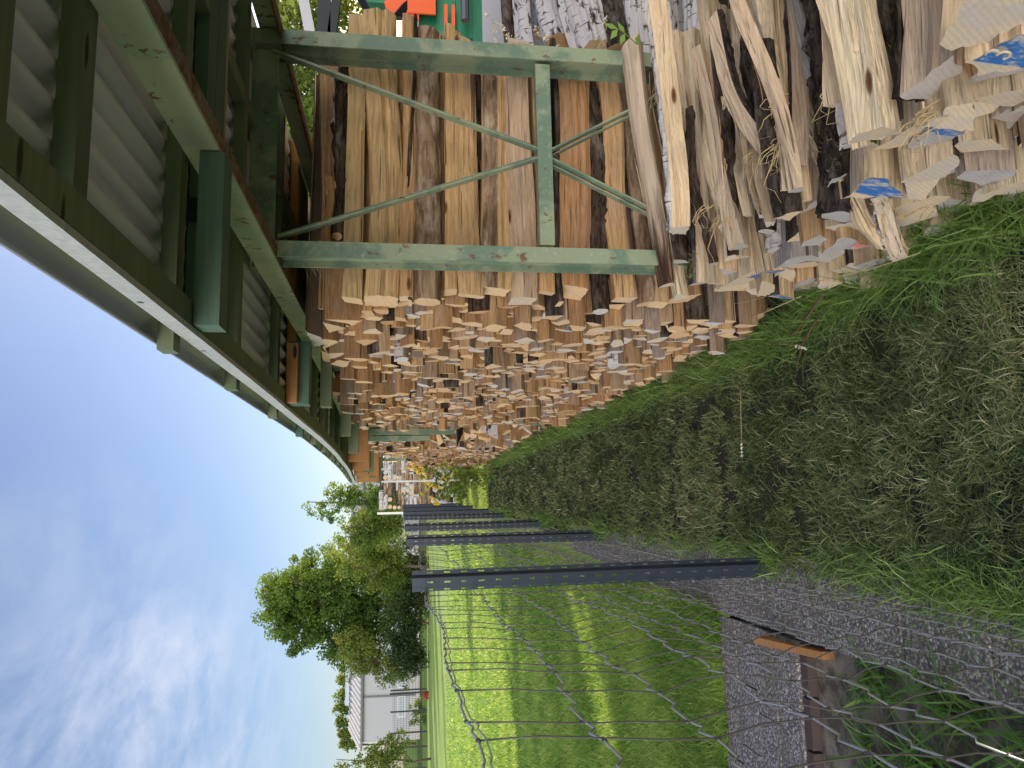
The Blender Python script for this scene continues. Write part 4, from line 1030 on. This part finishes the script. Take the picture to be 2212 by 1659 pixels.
for i, (yy_, xx_, r_) in enumerate(((1415, 742, 8), (1440, 738, 11), (1468, 732, 13), (1500, 728, 14), (1530, 728, 13), (1560, 727, 13), (1585, 734, 10), (1606, 738, 10))):
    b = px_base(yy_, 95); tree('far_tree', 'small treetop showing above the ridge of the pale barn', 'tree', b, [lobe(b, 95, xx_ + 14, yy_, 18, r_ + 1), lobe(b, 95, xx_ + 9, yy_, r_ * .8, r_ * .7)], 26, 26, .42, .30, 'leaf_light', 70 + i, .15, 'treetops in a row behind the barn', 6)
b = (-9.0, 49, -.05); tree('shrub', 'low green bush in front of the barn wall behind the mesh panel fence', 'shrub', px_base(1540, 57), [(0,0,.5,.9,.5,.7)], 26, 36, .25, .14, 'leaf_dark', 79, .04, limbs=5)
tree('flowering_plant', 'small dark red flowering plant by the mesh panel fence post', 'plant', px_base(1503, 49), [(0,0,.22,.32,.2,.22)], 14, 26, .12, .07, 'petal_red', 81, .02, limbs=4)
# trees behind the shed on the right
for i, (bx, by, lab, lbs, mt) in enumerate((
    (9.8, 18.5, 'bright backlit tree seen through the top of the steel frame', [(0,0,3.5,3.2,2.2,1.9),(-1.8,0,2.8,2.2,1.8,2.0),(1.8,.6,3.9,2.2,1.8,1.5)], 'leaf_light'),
    (8.4, 8.4, 'loose crowned tree added out of view beside the yard to dapple the heap', [(0,0,4.7,1.7,1.7,1.5),(-.9,-.6,3.9,1.0,1.0,.9),(.8,.6,5.6,1.1,1.1,1.0)], 'leaf_light'),  # added outside the view so its sparse leaves dapple the heap
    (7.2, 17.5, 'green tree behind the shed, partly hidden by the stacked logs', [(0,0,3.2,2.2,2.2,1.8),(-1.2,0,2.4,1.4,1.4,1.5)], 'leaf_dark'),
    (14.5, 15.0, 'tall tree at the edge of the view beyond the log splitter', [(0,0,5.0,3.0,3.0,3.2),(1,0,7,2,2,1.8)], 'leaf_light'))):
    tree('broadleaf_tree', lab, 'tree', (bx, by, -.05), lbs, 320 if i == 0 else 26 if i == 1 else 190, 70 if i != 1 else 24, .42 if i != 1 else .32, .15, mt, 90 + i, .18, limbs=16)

# ------------------------------------------------------------------ barn and yard across the lawn
YB = 76.0
def bz_(v): return float(at_y(v, 1450, YB)[2])
def bxx(y): return float(at_y(800, y, YB)[0])
barn = thing('barn', 'long pale grey barn with a ribbed roof and ridge skylights beyond the lawn', 'barn', (0, YB, -.07))
def bpart(mb, name, mat, label=None):
    o = mb.build(name, M[mat]); o.parent = barn; o.matrix_parent_inverse = Matrix.Translation((0, -YB, .07))
    if label: o['label'] = label
    return o
xA_, xB_ = bxx(1603), bxx(1000); ze, zr = bz_(779), bz_(745)
mb = MB(); mb.box((xA_, YB, .95), (xB_, YB + 14, ze)); bpart(mb, 'wall', 'barn_wall')
mb = MB(); mb.box((xA_ - .02, YB - .03, -.07), (xB_, YB + 14, .93)); bpart(mb, 'plinth', 'barn_base')
mb = MB(); nr = int((xB_ - xA_ + 1.2) / .55); xs = [xA_ - .6 + i * .55 for i in range(nr + 1)]
mb.add([(xs[0], YB - .35, ze - .04), (xs[-1], YB - .35, ze - .04), (xs[-1], YB + 7, zr), (xs[0], YB + 7, zr)], [(0,1,2,3)])
mb.add([(xs[0], YB + 14.3, ze - .04), (xs[-1], YB + 14.3, ze - .04), (xs[-1], YB + 7, zr), (xs[0], YB + 7, zr)], [(3,2,1,0)])
for x_ in xs:
    mb.bar((x_, YB - .36, ze + .01), (x_, YB + 7, zr + .05), .16, .10)
bpart(mb, 'roof', 'barn_roof')
mb = MB(); mb.box((xs[0], YB - .48, ze - .22), (xs[-1], YB - .355, ze - .05)); bpart(mb, 'gutter', 'machine_grey')
mb = MB(); xg = bxx(1506); mb.bar((xg, YB - .06, .3), (xg + .05, YB - .06, ze - .2), .14, .10, (0,1,0)); bpart(mb, 'downpipe', 'machine_grey')
for i, (ya, yb) in enumerate(((1455, 1410), (1500, 1462), (1560, 1505))):
    mb = MB(); mb.box((bxx(yb if False else ya), YB + 6.5, zr - .02), (bxx(yb), YB + 7.5, zr + .38)); bpart(mb, 'skylight', 'barn_glass')
for i in range(9):
    x_ = xA_ + 2.0 + i * 2.6; mb = MB(); mb.box((x_, YB - .035, 1.25), (x_ + 1.9, YB - .005, 2.0)); w_ = bpart(mb, 'window', 'trim_white')
    mb = MB(); mb.box((x_ + .1, YB - .045, 1.33), (x_ + 1.8, YB - .037, 1.92)); p_ = mb.build('pane', M['barn_glass']); p_.parent = w_
    p_.matrix_parent_inverse = (Matrix.Translation((0, YB, -.07)) @ w_.matrix_parent_inverse).inverted()
# mesh panel fence with dark posts
mf = thing('mesh_fence', 'tall dark mesh panel fence standing in front of the barn', 'fence', (-13, 54, 0))
mfi = Matrix.Translation((13, -54, 0))
pys = [1489, 1535, 1581, 1613, 1660, 1700, 1443, 1398]
for y_ in pys:
    p_ = at_y(900, y_, 54); mb = MB(); mb.bar((p_[0], 54, -.05), (p_[0], 54, 2.35), .09, .09, (0,1,0)); o = mb.build('post', M['dark_steel'], mf); o.matrix_parent_inverse = mfi
mb = MB(); xa = float(at_y(900, 1700, 54)[0]); xb = float(at_y(900, 1380, 54)[0])
z = .1
while z < 2.3: mb.bar((xa, 54.05, z), (xb, 54.05, z), .012, .012); z += .2
x = xa
while x < xb: mb.bar((x, 54.06, .05), (x, 54.06, 2.25), .010, .010, (0,1,0)); x += .11
o = mb.build('mesh_panel', M['dark_steel'], mf); o.matrix_parent_inverse = mfi
# a lone second post a little in front
p_ = at_y(900, 1496, 50); mb = MB(); mb.bar((p_[0], 50, -.05), (p_[0], 50, 2.3), .09, .09, (0,1,0)); mb.box((p_[0]-.06, 49.94, 2.301), (p_[0]+.06, 50.06, 2.33)); tag(mb.build('gate_post', M['dark_steel']), 'single dark steel post standing just in front of the mesh panel fence', 'post')
# small red-brown hut under the trees
hx = float(at_y(900, 1290, 47)[0]); hut = thing('garden_hut', 'small red-brown hut half hidden under the tall tree', 'hut', (hx, 49.4, 0))
mb = MB(); mb.box((-.55,0,-.05), (.55,1.0,1.0)); mb.build('wall', M['red_brown'], hut)
mb = MB(); mb.prism([(-.7,.99),(.7,.99),(0,1.4)], (0,-.12,0), (0,1.12,0), (1,0,0), (0,0,1)); mb.build('roof', M['dark_steel'], hut)
mb = MB(); mb.box((-.2,-.02,0), (.2,-.003,.85)); mb.build('door', M['dark_steel'], hut)

# ------------------------------------------------------------------ birch rack beyond the shed
rng = np.random.default_rng(50)
rk = thing('log_rack', 'pale steel rack holding birch logs beyond the end of the woodshed', 'rack', (.6, 22.5, 0))
rki = Matrix.Translation((-.6, -22.5, 0))
for x_, y_ in ((-.30, 22.4), (1.55, 22.4)):
    mb = MB(); mb.bar((x_, y_, 0), (x_, y_, 2.35), .06, .06, (0,1,0)); o = mb.build('post', M['trim_white'], rk); o.matrix_parent_inverse = rki
mb = MB(); mb.bar((-.3, 22.38, .16), (1.55, 22.38, .16), .06, .06); mb.bar((-.3, 23.2, .16), (1.55, 23.2, .16), .06, .06); o = mb.build('rail', M['trim_white'], rk); o.matrix_parent_inverse = rki
# a few cells turned to lie along Y
z = .26; row = 0
while z < 2.30:
    x = -.26 + .1 * rng.random(); row += 1
    while x < 1.5:
        t = float(rng.random()); r_ = rng.uniform(.045, .075); endon = rng.random() < .38; ln = rng.uniform(.28, .62)
        y0 = 22.42 + rng.normal(0, .05); mb = MB(); yaw_ = rng.normal(0, .12)
        pr = [(r_ * math.cos(a) * (1 + rng.normal(0, .05)), r_ * math.sin(a)) for a in np.linspace(0, 2 * math.pi, 9, endpoint=False)]
        if endon: mb.prism(pr, (0, -.15, 0), (0, .8, 0), (1, 0, 0), (0, 0, 1)); w_ = r_ * 2
        else:
            d_ = Vector((math.cos(yaw_), math.sin(yaw_), rng.normal(0, .03))); mb.prism(pr, (0, 0, 0), tuple(d_ * ln), (-math.sin(yaw_), math.cos(yaw_), 0), (0, 0, 1)); w_ = ln
        mb.m = [1, 1] + [0] * (len(mb.m) - 2)
        pale = t < .34
        o = mb.build('birch_log', [M['birch_bark'] if pale else M['bark_peeled'] if t < .75 else M['bark_rough'], M['end_warm']], None, .5 + .5 * t, loc=(x + (r_ if endon else 0), y0, z))
        tag(o, ('white barked log' if pale else 'brown barked log' if t < .75 else 'dark barked log') + (' end-on' if endon else ' lying crosswise') + ' in the pale steel rack beyond the shed', 'log', 'logs in the rack beyond the shed')
        x += w_ + rng.uniform(.01, .10)
    z += rng.uniform(.105, .135)
# low sawn trunks leaning in the weeds in front of the rack
for i in range(4):
    pl, bk = rounded(.06 + .01 * i, rng); big_log(('first','second','third','fourth')[i] + ' birch trunk from the fence, fallen in weeds below the log rack', (-.15 + .28 * i, 21.6, .10 + .02 * i), (.05 + .3 * i, 22.2, .75), pl, bk, .3 + .1 * i, side='birch_bark', end='end_warm', seed=500 + i, group='trunks below the log rack', name='birch_log')

# ------------------------------------------------------------------ machine and birch logs behind the stack
Ym = 6.2
def mp(x, y, Y=Ym): return at_y(x, y, Y)
a = mp(745, 70); b_ = mp(1050, 70)
mc = thing('log_splitter', 'green and orange log splitting machine parked behind the stack', 'machine', (float(a[0]) + .6, Ym, 0))
def mpart(mb, name, mat):
    o = mb.build(name, M[mat]); o.parent = mc; o.matrix_parent_inverse = Matrix.Translation((-(float(a[0]) + .6), -Ym, 0)); return o
x0 = float(a[0])
def zz_(v): return float(mp(v, 40)[2])
mb = MB(); mb.box((x0 + .02, Ym, zz_(1030)), (x0 + 1.5, Ym + .10, zz_(985))); mb.box((x0 + .02, Ym + .5, zz_(1030)), (x0 + 1.5, Ym + .6, zz_(985))); mpart(mb, 'chassis', 'machine_green')
mb = MB(); mb.box((x0 - .02, Ym - .02, zz_(1042)), (x0 + 1.5, Ym - .005, zz_(1020))); mb.box((x0 + .05, Ym + .02, zz_(962)), (x0 + .11, Ym + .14, zz_(985))); mb.box((x0 + .05, Ym + .03, zz_(985) + .003), (x0 + 1.4, Ym + .13, zz_(905))); mpart(mb, 'side_beam', 'machine_green')
mb = MB(); mb.prism([(0,0),(.16,.02),(.22,.18),(.14,.30),(.02,.26),(.06,.14)], (x0 + .12, Ym - .08, zz_(905)), (x0 + .12, Ym - .03, zz_(905)), (1,0,0), (0,0,1)); mb.box((x0 + .34, Ym - .08, zz_(925)), (x0 + 1.3, Ym + .0, zz_(872))); mb.box((x0 + .16, Ym - .10, zz_(940)), (x0 + .6, Ym - .082, zz_(880))); mpart(mb, 'splitting_wedge', 'machine_orange')
for v in (962, 978):
    mb = MB(); mb.bar((x0 + .0, Ym - .06, zz_(v)), (x0 + .28, Ym - .06, zz_(v)), .03, .03); mb.bar((x0 + .0, Ym - .06, zz_(962)), (x0 + .0, Ym - .06, zz_(978)), .03, .03, (0,1,0)) if v == 962 else None; mpart(mb, 'guard', 'machine_orange')
mb = MB(); mb.tube([(x0 + .22, Ym - .05, zz_(930)), (x0 + 1.4, Ym - .05, zz_(930))], .05, 10); mb.tube([(x0 + .05, Ym - .2, zz_(1000)), (x0 + .9, Ym - .2, zz_(1000))], .035, 8); mpart(mb, 'ram', 'machine_grey')
mb = MB()
for i in range(3): mb.tube([(x0 + 1.0, Ym - .1 + .05*i, zz_(770) + .1*i), (x0 + .45 - .05*i, Ym - .12, zz_(760)), (x0 + .12, Ym - .12 + .04*i, zz_(800)), (x0 + .10, Ym - .1, zz_(850 + 8*i)), (x0 + .35, Ym - .05, zz_(890))], .020, 6)
mpart(mb, 'hose', 'hose')
mb = MB(); mb.box((x0 + .3, Ym, zz_(850)), (x0 + 1.1, Ym + .3, zz_(785))); mpart(mb, 'motor_cover', 'machine_green')
mb = MB(); mb.box((x0 + .4, Ym - .05, zz_(826)), (x0 + .9, Ym - .004, zz_(795))); mpart(mb, 'tank', 'trim_white')
for dx_ in (.35, 1.3):
    mb = MB(); mb.bar((x0 + dx_, Ym + .3, 0), (x0 + dx_, Ym + .3, zz_(1030)), .08, .08, (0,1,0)); mpart(mb, 'leg', 'machine_green')
# grey sheet standing beside the machine
ga = at_y(1045, 80, 5.4); gb = at_y(1105, 30, 5.4)
mb = MB(); gx = float(at_y(1075, 112, 5.4)[0]); mb.box((gx, 5.4, 0), (gx + 1.0, 5.42, float(at_y(1042, 50, 5.4)[2]))); mb.box((gx, 5.421, .3), (gx + 1.0, 5.46, .36)); tag(mb.build('grey_panel', M['grey_board']), 'grey weathered board standing on edge beside the splitting machine', 'board')
# dark leaning steel frame
df = thing('steel_frame', 'dark steel frame of a trailer leaning above the stack at the top edge', 'frame', (float(mp(690, 40, 5.0)[0]), 5.0, 0))
for (q0, q1, w_) in (((650, -30), (672, 84), .07), ((700, -60), (700, 90), .09), ((735, -60), (715, 90), .06)):
    A_, B_ = at_y(*q0, 5.0), at_y(*q1, 5.0); mb = MB(); mb.bar(A_, B_, w_, .05, (0,1,0)); o = mb.build('strut', M['dark_steel'] if w_ != .07 else M['grey_board']); o.parent = df; o.matrix_parent_inverse = Matrix.Translation((-df.location.x, -5.0, 0))
# round birch logs lying behind
rng = np.random.default_rng(51); BG = 'round birch logs lying behind the stack'
for i, (v, ye, Yl, r_, lab, mt) in enumerate((
    (1216, 100, 3.9, .085, 'round birch log with its sawn brown end facing the path', 'birch_bark'),
    (1290, 128, 3.75, .115, 'thick crooked birch trunk beside the sawn-ended birch log', 'birch_bark'),
    (1350, 110, 3.7, .10, 'dark stained birch trunk partly under the low heap', 'bark_rough'),
    (1150, 112, 4.3, .060, 'slim grey birch log behind the right column', 'birch_bark'),
    (1118, 105, 4.5, .055, 'thin dark bark log standing out beside the slim grey birch log', 'bark_dark'),
    (1265, 60, 4.6, .08, 'birch log lying in the second row behind the sawn-ended log', 'birch_bark'),
    (1180, 55, 4.8, .08, 'birch log lying furthest back behind the right column', 'birch_bark'))):
    e = at_y(v, ye, Yl); pl, bk = rounded(r_, rng, 11)
    big_log(lab, e, e + np.array([1.1, .25 + .1 * rng.normal(), .12 + .05 * rng.normal()]), pl, bk, .2 + .1 * i, side=mt, end='end_warm', seed=600 + i, group=BG, name='birch_log', wob=.02, ridge=.04, tilt=(.25,.1))
for i in range(16):       # what those logs rest on
    pl, bk = rounded(rng.uniform(.07, .10), rng, 9); zc = .09 + .17 * (i // 4); yc = 3.65 + .28 * (i % 4) + .12 * ((i // 4) % 2)
    if zc > .75: break
    big_log('birch log low in the pile behind the stack', (2.22 + rng.normal(0, .04), yc, zc), (3.3, yc + .1, zc), pl, bk, rng.random(), side='birch_bark', end='end_warm', seed=650 + i, group=BG, name='birch_log')

# ------------------------------------------------------------------ small plants and oddments
def stalk(name, label, cat, pts, r, mat, head=None, headmat='petal_pale', group=None, hn=0, hr=.01, hs=.012):
    root = thing(name, label, cat, tuple(map(float, pts[0])), group); P = [Vector(q) - Vector(pts[0]) for q in pts]
    mb = MB(); mb.tube(P, [r * (1 - .6 * i / (len(P) - 1)) for i in range(len(P))], 5); mb.build('stem', M[mat], root, smooth=True)
    if hn:
        rr = np.random.default_rng(int(abs(pts[-1][0] * 999)) + 3); cs = np.array([P[-1] + (P[-1] - P[-2]).normalized() * (-.02 * i) for i in range(head or 1)])
        leaf_cloud('blossom', cs, hr, hn, hs, headmat, rr, parent=root)
    return root
# ragwort by the end of the stack
rr = np.random.default_rng(52)
for i, (v, y_, lean) in enumerate(((900, 1012, .1), (938, 1078, -.35), (925, 1050, -.2), (945, 1060, -.3), (908, 1020, .0), (960, 1035, -.1))):
    tp = at_y(v, y_, 13.2 + .15 * i); bs = (float(tp[0]) * .3 + .34, 13.2 + .15 * i, 0)
    root = thing('ragwort', ('tall yellow flowered weed leaning out from the far end of the log stack' if lean < 0 else 'upright yellow flowered weed against the far end of the log stack'), 'plant', bs, 'yellow flowered weeds at the far end of the stack')
    P = [(0,0,0), ((tp[0]-bs[0])*.4, 0, tp[2]*.5), (tp[0]-bs[0], 0, tp[2])]
    mb = MB(); mb.tube(P, [.008, .006, .003], 5); mb.build('stem', M['stem_green'], root)
    cs = np.array(P[2]) + rr.normal(0, .055, (7, 3)); leaf_cloud('blossom', cs, .035, 16, .032, 'petal_yellow', rr, parent=root)
    cs = np.array([np.array(P[0]) + (np.array(P[2]) - np.array(P[0])) * t for t in np.linspace(.2, .9, 7)]) + rr.normal(0, .03, (7, 3)); leaf_cloud('foliage', cs, .09, 16, .075, 'leaf_light', rr, parent=root)
# bushes at the far end of the path
for i, (x_, y_, h_) in enumerate(((.75, 17.6, .55), (1.15, 18.6, .75), (.35, 19.8, .35))):
    tree('bush', ('low sunlit weed bush at the far end of the path', 'fuller weed bush in front of the log rack', 'small weed clump beside the far fence posts')[i], 'bush', (x_, y_, 0), [(0,0,h_*.5,.40,.35,h_*.5)], 40, 40, .14, .07, 'leaf_light', 120 + i, .02, limbs=5)
# dry weeds behind the right column
for i, pp in enumerate((((1200,150),(1150,110),(1080,70),(1062,40)), ((1230,150),(1205,120),(1175,80),(1160,55)), ((1260,150),(1290,110),(1310,60),(1300,20)), ((1180,160),(1130,120),(1095,100),(1075,95)))):
    pts = [at_y(q[0], q[1], 3.45) for q in pp]; root = stalk('dry_weed', 'dry branching weed with pale seed tufts growing behind the right steel column', 'weed', [pts[0] + np.array([0, 0, -.5])] + pts, .003, 'stalk', group='dry weeds behind the right column')
    base = np.array(root.location); cs = np.array([(pts[j] * (1-f) + pts[j+1] * f) - base for j in range(1, 3) for f in (.1, .4, .7, 1.0)]) + rr.normal(0, .02, (8, 3))
    leaf_cloud('blossom', cs, .016, 12, .012, 'petal_pale', rr, parent=root)
# nettle sprig
pts = [at_y(1375, 95, 2.75), at_y(1350, 72, 2.75), at_y(1335, 62, 2.75)]
root = stalk('nettle', 'bright green leafy sprig growing through the top of the heap', 'plant', [pts[0] + np.array([0,0,-.2])] + pts, .003, 'stem_green'); base = np.array(root.location)
mb = MB()
for (p_, d_) in ((pts[1], (.05,0,.03)), (pts[1], (-.045,.01,.02)), (pts[2], (.02,0,.06)), (pts[2], (-.05,0,.035)), (pts[0], (.04,0,-.01))):
    p_ = Vector(p_ - base); d_ = Vector(d_); s_ = d_.cross(Vector((0,1,.3))).normalized() * .013
    mb.add([p_, p_ + d_*.45 + s_, p_ + d_, p_ + d_*.45 - s_], [(0,1,2,3)])
mb.build('leaf', M['leaf_weed'], root, .9)
# long dry grass stalks over the grass edge
for lab, pp, z_ in (('very long straw stalk arching along the foot of the heap', ((1990,545,.10),(1900,575,.15),(1760,610,.20),(1620,650,.20),(1520,668,.17)), 0),
                    ('straight straw stalk lying out over the path', ((1600,835,.03),(1600,880,.05),(1601,930,.05),(1602,985,.04)), 0),
                    ('bent straw stalk crossing a broken twig', ((1660,742,.04),(1700,744,.06),(1740,752,.04)), 0),
                    ('pale straw stalk sloping down from the heap onto the grass', ((1730,640,.12),(1640,680,.12),(1560,710,.10),(1500,735,.06)), 0)):
    pts = [at_z(q[0], q[1], q[2]) for q in pp]; stalk('straw_stalk', lab, 'stalk', pts, .0022, 'stalk', hn=10, hr=.006, hs=.012, head=4)
for lab, pp in (('broken brown twig angled up out of the long grass', ((1775,640,.16),(1740,690,.10),(1690,752,.03))), ('second brown twig standing beside the broken twig', ((1765,690,.08),(1735,740,.04),(1722,790,.02)))):
    pts = [at_z(q[0], q[1], q[2]) for q in pp]; mb = MB(); mb.tube(pts, [.005, .0045, .0025], 5); tag(mb.build('twig', M['twig']), lab, 'twig')
# short board standing at the corner of the paving
mb = MB(); q = at_z(1640, 1372, 0.0); mb.bar((-.655, 3.05, -.04), (-.668, 3.52, .030), .03, .09, (0,0,1)); mb.box((-.69, 3.50, -.03), (-.65, 3.515, .02))
tag(mb.build('wood_offcut', M['timber_orange'], None, .2), 'short brown board offcut lying against the corner of the slabs', 'board')
# white plastic scrap on the mossy log
mb = MB(); e = at_x(1838, 182, 1.02); mb.bar(tuple(e), tuple(e + np.array([-.03, .03, .01])), .03, .003); mb.bar(tuple(e), tuple(e + np.array([.025, .02, -.01])), .028, .003); tag(mb.build('plastic_scrap', M['white_plastic']), 'small folded white plastic scrap caught on the mossy log', 'scrap')
